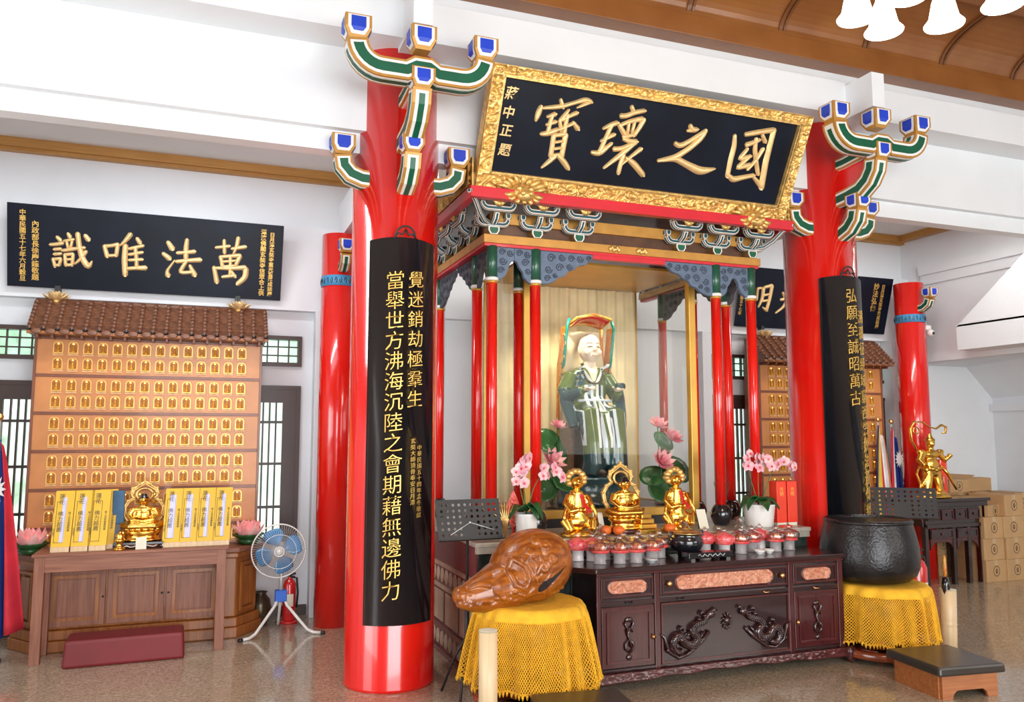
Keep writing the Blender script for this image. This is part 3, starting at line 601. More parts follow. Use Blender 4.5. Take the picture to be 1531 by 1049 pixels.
wall_sign(-.465, 'long black wall sign with four gold characters, above the left memorial cabinet', ST_LEFT, [
    ('中華民國五十七年六月穀旦', -.925, .60, .04, 0), ('內政部長徐慶鐘敬題', -.838, .52, .05, 0),
    ('潭濱佛閣玄奘寺信眾合上供', .868, .60, .03, 0), ('日月潭玄奘寺重光暨落成誌慶', .938, .58, .03, 0)])
wall_sign(6.315, 'long black wall sign with gold characters, partly behind the large right column', ST_RIGHT, [
    ('中華民國五十七年', -1.0, .46, .12, 0), ('妙法弘傳', .80, .58, .25, 0), ('日月潭玄奘寺落成誌慶', .90, .57, .06, 0)])
# ================================================================ ALTAR PLATFORM AND SHRINE
M['ochred'] = pm('aged_gold_brown_paint', (.26, .14, .04), .42, metal=.35, var=.25, scale=20)
t = thing('altar_platform', 'stone altar platform with maroon tiled sides under the red-poled shrine', 'platform', (2.925, 4.97, 0))
MB().span((-1.29, .02, 0), (1.29, 2.15, .84)).build('core', 'maroonstone', t)
MB().span((-1.31, -.02, .84), (1.31, 2.17, .87)).build('top_slab', 'slab', t, bevel=.006)
for i in range(4):
    a = -1.29+2.58*i/4; MB().span((a+.004, 0, .04), (a+.641, .02, .80)).build('marble_panel', 'darkstone', t, bevel=.003)
MB().span((-1.30, -.012, .80), (1.30, .02, .84)).span((-1.30, -.012, 0), (1.30, .02, .04)).build('front_rail', 'slab', t)
for s_ in (-1, 1):
    for z0, z1 in ((0, .035), (.17, .205), (.455, .48), (.61, .635)):
        MB().span((s_*1.29, .0, z0), (s_*1.303, 2.15, z1)).build('side_rail', 'tanstone' if z0 > .4 else 'maroonstone', t)
    for i in range(6): MB().span((s_*1.29, .06+.35*i, .225), (s_*1.300, .06+.35*i+.29, .435)).build('tan_panel', 'tanstone', t, bevel=.003)
    for zc in (.105, .545):
        o0 = None
        for i in range(20):
            if o0 is None: o0 = MB().ell((0, 0, 0), (.014, .036, .054), nu=14, nv=7).build('oval_boss', 'tanstone', t, loc=(s_*1.292, .06+.105*i, zc))
            else: o1 = o0.copy(); COL.objects.link(o1); o1.location = (s_*1.292, .06+.105*i, zc)
MB().span((-1.31, 1.1, 0), (-1.30, 1.14, .01)).build('foot_strip', 'slab', t)

sh = thing('shrine_canopy', 'ornate shrine canopy on slender red poles around the glass case', 'shrine', (2.925, 5.29, .87))
Z0 = .87
pole_m = None
for (x, y) in [(sx*a, yy) for yy in (0, .33) for sx in (-1, 1) for a in (.76, 1.088)]+[(-1.088, 1.34), (1.088, 1.34)]:
    if pole_m is None:
        p = MB().lathe([(.039, .15), (.039, 1.735)], 20).build('pole', 'red', sh)
        parts = [(MB().lathe([(.05, 0), (.062, .015), (.078, .06), (.080, .09), (.066, .13), (.048, .155)], 20).build('pole_base', 'black', p)),
                 MB().lathe([(.042, 1.735), (.042, 1.752)], 20).build('pole_ring', 'goldframe', p),
                 MB().lathe([(.041, 1.752), (.046, 1.756), (.046, 1.772), (.041, 1.776)], 20).build('pole_collar', 'white', p),
                 MB().lathe([(.040, 1.774), (.040, 2.0)], 20).build('pole_head', 'dgreen', p)]
        pole_m = p; p.location = (x, y, 0)
    else: dup(pole_m, loc=(x, y, 0), parent=sh)
# architrave
MB().span((-1.161, -.045, 2.015), (1.161, .045, 2.075)).build('architrave', 'ochre', sh, bevel=.003)
for s_ in (-1, 1): MB().span((s_*1.161, .045, 2.015), (s_*1.071, 1.75, 2.075)).build('architrave', 'ochre', sh, bevel=.003)
MB().span((-1.15, -.03, 1.995), (1.15, .03, 2.015)).build('red_fillet', 'redp', sh)
for s_ in (-1, 1): MB().span((s_*1.15, .03, 1.995), (s_*1.09, 1.75, 2.015)).build('red_fillet', 'redp', sh)
MB().span((-.31, -.025, 1.965), (.30, .02, 1.995)).build('red_lintel', 'redp', sh)
for x in (-.145, .085):
    m1 = MB()
    for k in range(6): m1.ell((x-.035+.014*k, -.052, 2.045+.008*sin(k*2)), (.014, .014, .020), nu=8, nv=5)
    m1.build('carved_clasp', 'goldleaf', sh)
# grey cloud spandrels
def spiral(mb, cx, cz, r, y, turns=1.6, sgn=1, fn=fXZ):
    pts = [fn(cx+r*(1-.8*i/14)*cos(sgn*2*pi*turns*i/14), cz+r*(1-.8*i/14)*sin(sgn*2*pi*turns*i/14), y) for i in range(15)]
    mb.tube(pts, [.004]*14+[.006], 5)
def spandrel(name, poly, cur, w0, w1, fn, mat='slate', sub=True):
    m1 = MB(); m1.prism(poly, w0, w1, fn); o = m1.build(name, mat, sh, bevel=.004)
    m1 = MB()
    for (cx, cz, r, sg) in cur:
        for w_ in (w0-.002, w1+.002): spiral(m1, cx, cz, r, w_, sgn=sg, fn=fn)
    m1.build('cloud_curl', 'curl', o)
T0 = 1.995
M['curl'] = pm('dark_carved_line', (.045, .06, .09), .6)
big = [(0, T0), (.43, T0), (.425, 1.965), (.385, 1.945), (.36, 1.915), (.30, 1.905), (.27, 1.875), (.215, 1.855), (.19, 1.82), (.14, 1.805), (.10, 1.77), (.05, 1.755), (0, 1.75)]
bc = [(.38, 1.962, .022, 1), (.31, 1.955, .028, -1), (.24, 1.95, .028, 1), (.165, 1.955, .028, -1), (.08, 1.945, .034, 1), (.225, 1.89, .026, -1), (.145, 1.88, .032, 1), (.06, 1.86, .030, -1), (.05, 1.795, .026, 1), (.11, 1.82, .020, -1)]
for s_ in (-1, 1):
    f = (lambda s_: lambda u, v_, w_: (s_*(-.724+u) if s_ == 1 else -(-.724+u), w_, v_))(s_)
    spandrel('cloud_spandrel', big, bc, -.018, .018, f)
    hp = [(.165, T0), (.165, 1.905), (.145, 1.90), (.125, 1.87), (.115, 1.83), (.095, 1.79), (.06, 1.765), (.03, 1.755), (.03, T0)]
    hp2 = [(.165, T0), (.165, 1.905), (.185, 1.895), (.20, 1.86), (.225, 1.83), (.235, 1.79), (.265, 1.76), (.29, 1.745), (.30, T0)]
    hc = [(.07, 1.96, .026, 1), (.13, 1.955, .026, -1), (.075, 1.895, .030, -1), (.06, 1.83, .026, 1)]
    hc2 = [(.20, 1.96, .026, 1), (.26, 1.955, .026, -1), (.245, 1.895, .030, 1), (.265, 1.835, .024, -1)]
    f2 = (lambda s_: lambda u, v_, w_: (s_*(-1.088+u+.0), w_, v_))(s_)
    spandrel('cloud_spandrel', hp, hc, -.018, .018, f2); spandrel('cloud_spandrel', hp2, hc2, -.018, .018, f2)
    g = (lambda s_: lambda u, v_, w_: (s_*-1.088+w_, u, v_))(s_)
    spandrel('cloud_spandrel', hp, hc, -.016, .016, g, 'slate_dark'); spandrel('cloud_spandrel', hp2, hc2, -.016, .016, g, 'slate_dark')
    g2 = (lambda s_: lambda u, v_, w_: (s_*-1.088+w_, .37+u, v_))(s_)
    spandrel('cloud_spandrel', big, bc, -.016, .016, g2, 'slate_dark')
    g3 = (lambda s_: lambda u, v_, w_: (s_*-1.088+w_, 1.30-u, v_))(s_)
    spandrel('cloud_spandrel', big, bc, -.016, .016, g3, 'slate_dark')
# bracket sets along the architrave
BR2 = ['ochred', 'white', 'tblue', 'green']
def small_set(Mx, crest_on=True):
    m1 = MB()
    def tr(hw0, hw1, z0, z1, d, mi):
        m1.prism([(-hw0, z0), (hw0, z0), (hw1, z1*.45+z0*.55), (hw1, z1), (-hw1, z1), (-hw1, z1*.45+z0*.55)], -d, d, lambda u, v_, w_: Mx @ Vector((u, w_, v_)), mi)
    tr(.028, .044, 2.075, 2.135, .044, 0); tr(.024, .040, 2.078, 2.132, .046, 1); tr(.017, .031, 2.082, 2.126, .048, 3)
    o = m1.build('bracket_block', BR2, sh)
    m1 = MB(); arm(m1, [(u, v_+2.150) for u, v_ in curve_arm(.108, .045, .04, 4)], .018, .024, Mx @ T(0, -.02, 0), .0015)
    for u in (-.105, .105): cup(m1, (u*1.03, -.02, 2.188), .048, Mx, 2, h=.046)
    m1.build('lower_arm', BR2, sh)
    m1 = MB(); arm(m1, [(-.05, 2.16), (.05, 2.165), (.085, 2.185), (.11, 2.225)], .018, .022, Mx @ T(0, 0, 0, -pi/2), .0015)
    cup(m1, (0, -.115, 2.215), .038, Mx, 2, h=.034); m1.build('projecting_arm', BR2, sh)
    m1 = MB(); arm(m1, [(u, v_+2.235) for u, v_ in curve_arm(.116, .045, .04, 4)], .018, .024, Mx @ T(0, -.125, 0), .0015)
    for u in (-.115, .115): cup(m1, (u*1.02, -.125, 2.270), .048, Mx, 3, h=.046)
    m1.build('upper_arm', BR2, sh)
    m1 = MB()
    for k in range(-3, 4):
        a = k*.42; m1.tube([Mx @ Vector((.012*sin(a), -.145, 2.245)), Mx @ Vector((.035*sin(a), -.165, 2.275)), Mx @ Vector((.05*sin(a), -.15, 2.285+.012*cos(a)))], [.006, .011, .006], 5)
    m1.ell(Mx @ Vector((0, -.155, 2.265)), (.022, .02, .02), nu=8, nv=6); m1.build('carved_crest', 'goldleaf', sh)
for x in (-1.088, -.759, -.43, .43, .759, 1.088): small_set(T(x, 0, 0))
for s_ in (-1, 1):
    for y in (.33, .66, .99, 1.32, 1.65): small_set(T(s_*1.116, y, 0, -pi/2 if s_ < 0 else pi/2))
    # diagonal corner arm
    Md = T(s_*1.10, -.01, 0, s_*pi/4)
    m1 = MB(); arm(m1, [(0, 2.15), (.10, 2.16), (.17, 2.20), (.24, 2.27), (.30, 2.30)], .012, .015, Md @ T(0, 0, 0, -pi/2), .0015); cup(m1, (0, -.31, 2.29), .035, Md, 2, h=.03)
    m1.build('corner_arm', BR2, sh)
# plates behind and above the brackets
MB().span((-1.10, -.01, 2.165), (1.10, .02, 2.245)).build('inner_purlin', 'ochre', sh)
MB().span((-1.10, .02, 2.075), (1.10, .04, 2.24)).build('back_board', 'darkwood', sh)
for s_ in (-1, 1): MB().span((s_*1.10, .04, 2.075), (s_*1.08, 1.75, 2.24)).build('back_board', 'darkwood', sh)
MB().span((-1.30, -.19, 2.335), (1.30, 1.78, 2.35)).build('canopy_ceiling', 'darkwood', sh)
MB().span((-1.325, -.25, 2.27), (1.325, -.19, 2.345)).build('red_eave_beam', 'redp', sh, bevel=.004)
for s_ in (-1, 1):
    MB().span((s_*1.325, -.19, 2.27), (s_*1.265, 1.78, 2.345)).build('red_eave_beam', 'redp', sh, bevel=.004)
    m1 = MB(); carved(m1, -.20, 1.75, 2.345, 2.56, .014, .0, .035, lambda u, v_, w_: Vector((s_*(1.30+w_), u, v_)), .8)
    m1.span((s_*1.29, -.20, 2.345), (s_*1.30, 1.75, 2.56)); m1.build('carved_eave_board', 'goldleaf', sh)

# glass case
gc = thing('glass_case', 'tall gilt-edged glass case with pleated cream curtains behind the monk statue', 'glass case', (2.925, 5.56, .87))
def post(x0, y0, x1, y1, n_='frame_post', z0=.12, z1=1.98): MB().span((x0, y0, z0), (x1, y1, z1)).build(n_, 'goldframe', gc, bevel=.004)
MB().span((-.74, .0, 0), (.74, .96, .065)).build('plinth', 'blackm', gc)
MB().span((-.745, -.01, .065), (.745, .05, .125)).build('bottom_rail', 'goldframe', gc, bevel=.004)
MB().span((-.74, .05, .065), (-.70, .96, .125)).build('side_rail', 'goldframe', gc); MB().span((.70, .05, .065), (.74, .96, .125)).build('side_rail', 'goldframe', gc)
post(-.745, -.01, -.69, .05); post(.685, -.01, .745, .05); post(-.74, .93, -.71, .96); post(.71, .93, .74, .96)
MB().span((-.745, -.01, 1.98), (.745, .96, 2.0)).build('case_top', 'goldframe', gc)
MB().span((-.70, .05, .10), (.70, .93, .12)).build('case_floor', 'darkwood', gc)
MB().grid(lambda a, b_: (-.70+1.40*a, .90+.013*sin(a*95)+.008*sin(a*41+2), .12+1.85*b_), 260, 2).build('curtain', 'cream', gc)
MB().span((-.69, .015, .125), (.685, .019, 1.98)).build('glass_pane', 'glass', gc)
for s_ in (-1, 1): MB().span((s_*.725, .05, .125), (s_*.722, .93, 1.98)).build('glass_pane', 'glass', gc)

# seated monk statue in its chair
mk = thing('monk_statue', 'painted statue of a seated monk in green robes inside the glass case', 'statue', (2.925, 5.98, .99))
m1 = MB()
m1.lathe([(.30, 0), (.29, .04), (.26, .07), (.25, .20), (.28, .24)], 10, sq=(1.1, .9)); m1.build('rock_base', 'robe2', mk)
def mk_paint(p):
    x, y, z = p
    if z > 1.105 and abs(x) < .12: return 0
    if abs(x) < .05-.35*(1.10-z) and y < -.03 and z > .99: return 0
    if abs(x) > .185 and z < .93: return 2
    if abs(x) > .12 and z < .80 and z > .48 and y > -.30: return 3 if abs(x) > .175 else 1
    return 1 if z > .42 else 2
m1 = MB()   # one continuous body: torso, robe, arms, head
m1.ell((0, .02, .93), (.155, .115, .20)); m1.ell((0, .02, 1.04), (.175, .10, .085)); m1.ell((0, 0, .76), (.17, .15, .14))
for s_ in (-1, 1):
    m1.tube([(s_*.15, .02, 1.04), (s_*.22, -.0, .92), (s_*.235, -.05, .85), (s_*.16, -.20, .905)], [.065, .066, .060, .038], 12)
    m1.tube([(s_*.235, -.05, .85), (s_*.225, -.10, .74), (s_*.21, -.15, .62)], [.06, .055, .045], 10, flat=.6)   # hanging sleeves
    m1.tube([(s_*.09, .0, .72), (s_*.105, -.22, .70), (s_*.10, -.26, .50), (s_*.095, -.27, .34), (s_*.10, -.25, .27)], [.10, .095, .085, .09, .095], 14)
    m1.tube([(s_*.165, -.19, .905), (s_*.13, -.24, .915)], [.026, .022], 8)
m1.tube([(0, -.15, .70), (0, -.25, .50), (0, -.26, .32)], [.10, .09, .08], 12)
m1.tube([(0, .01, 1.08), (0, -.005, 1.17)], [.055, .050], 12)
m1.ell((0, -.005, 1.265), (.088, .098, .125), nu=24, nv=16); m1.ell((0, -.04, 1.205), (.062, .06, .055))
m1.tube([(0, -.095, 1.285), (0, -.112, 1.245), (0, -.105, 1.235)], [.010, .015, .012], 8)
for s_ in (-1, 1): m1.ell((s_*.088, .0, 1.25), (.014, .022, .038)); m1.ell((s_*.05, -.075, 1.225), (.028, .025, .028))
m1.tube([(-.022, -.095, 1.197), (0, -.104, 1.199), (.022, -.095, 1.197)], .0055, 6)
body = sculpt(m1, 'body', ['skin', 'robe', 'robe2', 'robe3', 'white'], mk, .0065, 3, mk_paint)
bvh = BVHTree.FromPolygons([v_.co.copy() for v_ in body.data.vertices], [tuple(p.vertices) for p in body.data.polygons])
def onbody(x, z, up=.004):
    h_ = bvh.ray_cast(Vector((x, -1.5, z)), Vector((0, 1, 0))); return Vector((x, (h_[0].y if h_[0] else -.1)-up, z))
for k in range(9):
    a0_, a1_ = -.105+.0234*k, -.105+.0234*(k+1); m1 = MB(); m1.grid(lambda u, v_: onbody((a0_+(a1_-a0_)*u)*(1+.25*(.96-(.96-.50*v_))), .96-.50*v_, .005), 3, 30); m1.build('apron_stripe', ['robe', 'white', 'robe2', 'robe3'][k % 4], mk)
m1 = MB(); m1.grid(lambda u, v_: onbody(-.15+.07*u, 1.07-.17*v_, .004), 6, 12); m1.build('navy_patch', 'robe2', mk)
m1 = MB()
for k in range(9): m1.ell(onbody(-.14+.02*(k % 3), 1.04-.045*(k//3), .005), (.006, .003, .006), nu=6, nv=4)
m1.build('gold_dots', 'gold', mk)
m1 = MB()
for s_ in (-1, 1):
    m1.tube([onbody(s_*u, v_, .001) for u, v_ in ((.016, 1.268), (.028, 1.273), (.042, 1.273), (.056, 1.266))], .0030, 5)
    m1.ell(onbody(s_*.036, 1.267, .0), (.006, .003, .0045), nu=8, nv=6)
    m1.tube([onbody(s_*u, v_, .001) for u, v_ in ((.014, 1.294), (.030, 1.304), (.048, 1.303), (.062, 1.292))], .0032, 5)
m1.build('painted_eyes', 'ink', mk)
MB().tube([onbody(u, v_, .001) for u, v_ in ((-.022, 1.199), (-.01, 1.2015), (0, 1.200), (.01, 1.2015), (.022, 1.199))], .0045, 5).build('painted_lips', 'carvor', mk)
m1 = MB()   # robe collar and edges
for s_ in (-1, 1):
    m1.grid(lambda u, v_: onbody(s_*(.105*(1-v_)+.0+.032*(u-.1)), 1.13-.17*v_, .006), 4, 14); m1.build('collar', 'white', mk)
m1 = MB()
for i in range(20): a = pi+pi*i/19; m1.ell(onbody(.088*cos(a), 1.09+.12*sin(a), .008), .0095, nu=8, nv=6)
m1.build('prayer_beads', 'ink', mk)
m1 = MB()
for s_ in (-1, 1):
    m1.ell((s_*.135, -.235, .915), (.028, .034, .016))
    for k in range(4): m1.tube([(s_*(.115+.014*k), -.255, .918), (s_*(.105+.014*k), -.29, .925), (s_*(.10+.013*k), -.305-.004*k, .912)], [.0085, .008, .006], 6)
    m1.tube([(s_*.112, -.235, .922), (s_*.085, -.25, .935), (s_*.08, -.265, .93)], [.009, .008, .006], 6)
m1.build('hand', 'skin', mk)
m1 = MB()
for s_ in (-1, 1): m1.tube([onbody(s_*u, v_, .006) for u, v_ in ((.02, .84), (.035, .76), (.045, .68), (.05, .58), (.045, .48), (.04, .38))], .009, 6)
m1.tube([onbody(u, .835-.2*u*u, .003) for u in (-.15, -.1, -.05, 0, .05, .1, .15)], .012, 8); m1.build('sash', 'robe3', mk)
MB().tube([(-.02, -.26, .955), (.20, -.25, .93)], [.026, .026], 14).build('scroll', 'ink', mk) if False else MB().tube([(.135, -.23, .945), (.145, -.30, .94)], [.028, .028], 14).build('scroll', 'robe2', mk)
for s_ in (-1, 1): m1 = MB(); m1.ell((s_*.075, -.33, .27), (.035, .075, .03)); m1.build('shoe', 'ink', mk)
ch = MB()   # carved chair back leaning over the head
for s_ in (-1, 1):
    ch.tube([(s_*.20, .14, .30), (s_*.22, .15, .72), (s_*.205, .16, 1.15), (s_*.16, .10, 1.45)], .014, 8)
    ch.tube([(s_*.16, .10, 1.45), (s_*.15, -.10, 1.50)], .012, 8)
ch.tube([(-.16, .10, 1.45), (0, .10, 1.49), (.16, .10, 1.45)], .014, 8); ch.tube([(-.15, -.10, 1.50), (0, -.11, 1.53), (.15, -.10, 1.50)], .012, 8)
ch.tube([(-.16, .04, 1.47), (.16, .04, 1.47)], .008, 6); ch.tube([(0, .10, 1.49), (0, -.1, 1.53)], .008, 6)
ch.build('chair_frame', 'carvor', mk)
ch = MB(); ch.prism([(-.20, .75), (.20, .75), (.20, 1.15), (.15, 1.42), (-.15, 1.42), (-.20, 1.15)], .135, .15, fXZ); ch.build('chair_back', 'cream', mk)
for s_ in (-1, 1):
    ch = MB(); ch.prism([(.15, .92), (.10, .92), (.02, 1.15), (-.04, 1.44), (.08, 1.44), (.15, 1.15)], s_*.205, s_*.217, fYZ); o = ch.build('chair_wing', 'carvor', mk)
    ch = MB(); ch.tube([(s_*.212, .12, .93), (s_*.212, .03, 1.15), (s_*.212, -.035, 1.43), (s_*.19, -.03, 1.5)], .013, 6)
    ch.build('teal_ribbon', 'tealp', mk)
    ch = MB()
    for k in range(8): spiral(ch, .07-.012*k+.02*(k % 2), .97+.055*k, .022, s_*.221, 1.3, 1 if k % 2 else -1, fYZ)
    ch.build('wing_scroll', 'goldleaf', mk)
ch = MB(); ch.grid(lambda a, b_: (-.14+.28*a, .08-.17*b_, 1.44+.035*sin(pi*a)+.04*b_), 8, 4); ch.build('canopy_cloth', 'extred', mk, solid=.006)
ch = MB(); ch.span((-.22, -.12, .60), (.22, .16, .66)).span((-.21, .10, .24), (.21, .15, .60)).span((-.22, -.10, .24), (-.19, .12, .60)).span((.19, -.10, .24), (.22, .12, .60)); ch.build('seat', 'darkwood', mk)

# lotus arrangements
def lotus_flower(mb, c, s, tilt=0, az=0, layers=((8, .35, 1.0), (8, .75, .95), (7, 1.2, .72)), mi=0):
    """petals as curved pointed shells"""
    Rm = Matrix.Translation(c) @ Matrix.Rotation(az, 4, 'Z') @ Matrix.Rotation(tilt, 4, 'X')
    for li, (n, el, sc) in enumerate(layers):
        for k in range(n):
            a = 2*pi*(k+.5*li)/n; Rk = Rm @ Matrix.Rotation(a, 4, 'Z')
            def g(u, v_):
                wv = sin(pi*min(1, v_*.92+.08))**.8*(1-.25*v_)*.26*s*sc; x = (u-.5)*2*wv
                L = s*sc*v_; bend = el-.5*(1-v_)
                r_ = L*cos(bend)*1.0; z_ = L*sin(bend)+.25*s*((u-.5)*2)**2*wv/s
                return Rk @ Vector((x, r_, z_))
            mb.grid(g, 4, 5, mi)
def leaf_disc(mb, c, r, tilt, az, mi=0, cupd=.2, n=14, asp=1.0):
    Rm = Matrix.Translation(c) @ Matrix.Rotation(az, 4, 'Z') @ Matrix.Rotation(tilt, 4, 'X')
    mb.grid(lambda u, v_: Rm @ Vector((r*v_*cos(2*pi*u), asp*r*v_*sin(2*pi*u), cupd*r*v_*v_+.04*r*sin(6*pi*u)*v_)), n, 3, mi, cu=True)
def lotus_vase(loc, lab, fl, lv):
    t = thing('lotus_arrangement', lab, 'flowers', loc)
    MB().lathe([(.05, 0), (.055, .01), (.05, .16), (.058, .17)], 18).build('vase', 'glassl', t)
    for (x, y, z, s, ti) in fl:
        m1 = MB(); lotus_flower(m1, (x, y, z), s, ti, .3); m1.build('lotus_flower', 'pinkp', t)
        MB().tube([(0, 0, .02), (x*.4, y*.3, z*.5), (x, y, z)], .005, 6).build('stem', 'stem', t)
    for (x, y, z, r_, ti, az) in lv:
        m1 = MB(); leaf_disc(m1, (x, y, z), r_, ti, az); m1.build('leaf', 'leaf', t, solid=.002)
        MB().tube([(0, 0, .02), (x*.4, y*.3, z*.5), (x, y, z)], .004, 6).build('stem', 'stem', t)
lotus_vase((3.47, 5.80, .99), 'pink lotus blooms and big leaves in a vase, right inside the glass case',
    [(-.05, -.05, .63, .105, .5), (.085, -.05, .53, .10, .7), (-.06, -.12, .34, .12, .9)],
    [(.02, 0, .50, .10, .9, .3), (.10, -.06, .27, .13, 1.0, .2), (-.09, -.03, .22, .11, .8, -.6), (-.06, -.08, .12, .12, 1.1, 0), (.06, .03, .40, .08, 1.2, 1)])
lotus_vase((2.50, 5.78, .99), 'pink lotus blooms and leaves in a vase, left inside the glass case',
    [(-.03, -.08, .36, .12, .8), (.06, .02, .62, .08, .4)], [(-.04, 0, .50, .12, 1.0, .2), (.06, -.06, .20, .11, .9, .3), (-.10, -.04, .14, .12, .9, -.4), (.07, .0, .42, .09, 1.2, .8)])
# ================================================================ OFFERING CABINET
cb = thing('offering_cabinet', 'dark rosewood cabinet with carved dragons and pale inlaid drawers in front of the shrine', 'cabinet', (3.22, 4.575, 0))
X0 = 3.22
def CX_(a): return a-X0
MB().span((CX_(2.285), .015, .10), (CX_(4.155), .36, .70)).build('body', 'rose', cb, bevel=.003)
m1 = MB(); m1.prism([(CX_(2.255), -.03), (CX_(4.185), -.03), (CX_(4.185), .37), (CX_(2.12), .37), (CX_(2.12), .12)], .703, .735, fXY); m1.build('top_board', 'rose', cb, bevel=.006)
MB().span((CX_(2.27), -.012, .685), (CX_(4.17), .36, .703)).build('top_moulding', 'rosev', cb, bevel=.003)
for a, b_ in ((2.272, 2.30), (2.675, 2.715), (3.705, 3.745), (4.12, 4.165)): MB().span((CX_(a), -.004, .10), (CX_(b_), .02, .685)).build('stile', 'rosev', cb, bevel=.003)
MB().span((CX_(2.27), -.003, .50), (CX_(4.165), .018, .53)).build('rail', 'rose', cb, bevel=.003); MB().span((CX_(2.27), -.003, .10), (CX_(4.165), .018, .125)).build('rail', 'rose', cb, bevel=.003)
def pill(x0, x1, z0, z1, y, n=8):
    r_ = (z1-z0)/2; zc = (z0+z1)/2
    return [(x1-r_+r_*sin(pi*i/n), zc-r_*cos(pi*i/n)) for i in range(n+1)]+[(x0+r_-r_*sin(pi*i/n), zc+r_*cos(pi*i/n)) for i in range(n+1)]
def swirl_relief(mb, x0, x1, z0, z1, y, amp, s):
    r_ = (z1-z0)/2; zc = (z0+z1)/2
    def g(a, b_):
        x = x0+(x1-x0)*a; d = min(x-x0, x1-x); hh = r_ if d > r_ else sqrt(max(1e-6, r_*r_-(r_-d)**2)); z = zc+(2*b_-1)*hh*.96
        return (x, y-amp*relief(x, z, s)-.001, z)
    mb.grid(g, int((x1-x0)/.005), 20)
for (x0, x1, z0, z1, kn, px0, px1, pz0, pz1) in ((2.305, 2.67, .545, .675, (), 2.35, 2.615, .575, .650), (2.72, 3.70, .545, .68, (2.775, 3.645), 2.83, 3.575, .572, .660), (3.75, 4.115, .545, .675, (), 3.82, 4.055, .572, .648)):
    x0, x1, px0, px1 = map(CX_, (x0, x1, px0, px1))
    d = MB().span((x0, -.002, z0), (x1, .018, z1)).build('drawer', 'rose', cb, bevel=.003)
    m1 = MB(); frame(m1, x0+.008, x1-.008, z0+.008, z1-.008, -.009, .0, .009); m1.build('drawer_edge', 'rosem', d)
    m1 = MB(); swirl_relief(m1, px0, px1, pz0, pz1, -.003, .014, 1.2); m1.prism(pill(px0, px1, pz0, pz1, 0), -.004, 0, fXZ); m1.build('carved_inlay', 'pinkw', d, label='pale reddish carved inlay')
    m1 = MB(); pl = pill(px0-.006, px1+.006, pz0-.006, pz1+.006, 0); m1.tube([(p[0], -.004, p[1]) for p in pl]+[(pl[0][0], -.004, pl[0][1])], .004, 6); m1.build('inlay_rim', 'rosem', d)
    for k in kn: MB().lathe([(.008, 0), (.008, .008), (.018, .012), (.019, .022), (.012, .030), (0, .031)], 14).build('knob', 'copper', d, loc=(CX_(k), -.002, .615)).rotation_euler = (pi/2, 0, 0)
m1 = MB()
for a in (2.49, 2.86, 3.52, 3.93):
    MB().tube([(CX_(a)-.025, -.006, .522), (CX_(a)-.015, -.014, .513), (CX_(a)+.015, -.014, .513), (CX_(a)+.025, -.006, .522)], .005, 6).build('pull', 'copper' if a > 3 else 'blackm', cb)
for (x0, x1, kx) in ((2.305, 2.67, 2.655), (3.75, 4.115, 3.765)):
    x0, x1 = CX_(x0), CX_(x1)
    d = MB().span((x0, -.002, .13), (x1, .018, .495)).build('door', 'rosev', cb, bevel=.003)
    m1 = MB(); frame(m1, x0+.03, x1-.03, .16, .465, -.010, 0, .012); m1.build('door_moulding', 'rosem', d)
    xc = (x0+x1)/2; m1 = MB()   # carved vine and fish
    for s_ in (-1, 1):
        m1.tube([(xc+s_*.02, -.006, .41), (xc+s_*.03, -.012, .39), (xc+s_*.012, -.012, .365), (xc+s_*.022, -.012, .34)], [.008, .01, .008, .006], 6)
        m1.tube([(xc, -.01, .30), (xc+s_*.028, -.013, .27), (xc+s_*.026, -.012, .24), (xc, -.01, .215)], [.006, .009, .009, .006], 6)
    m1.tube([(xc+.005, -.01, .37), (xc-.012, -.012, .33), (xc+.004, -.012, .29), (xc+.012, -.012, .25)], [.012, .010, .008, .010], 6)
    m1.ell((xc, -.004, .19), (.022, .012, .018)); m1.ell((xc, -.004, .415), (.03, .012, .016)); m1.build('carved_ornament', 'carvedark', d)
    MB().lathe([(.006, 0), (.006, .008), (.015, .012), (.015, .02), (0, .026)], 12).build('knob', 'copper', d, loc=(CX_(kx), -.002, .30)).rotation_euler = (pi/2, 0, 0)
d = MB().span((CX_(2.72), .002, .13), (CX_(3.70), .018, .495)).build('centre_panel', 'rose', cb)
m1 = MB(); frame(m1, CX_(2.718), CX_(3.702), .128, .497, -.008, .012, .012); m1.build('panel_moulding', 'rosem', d)
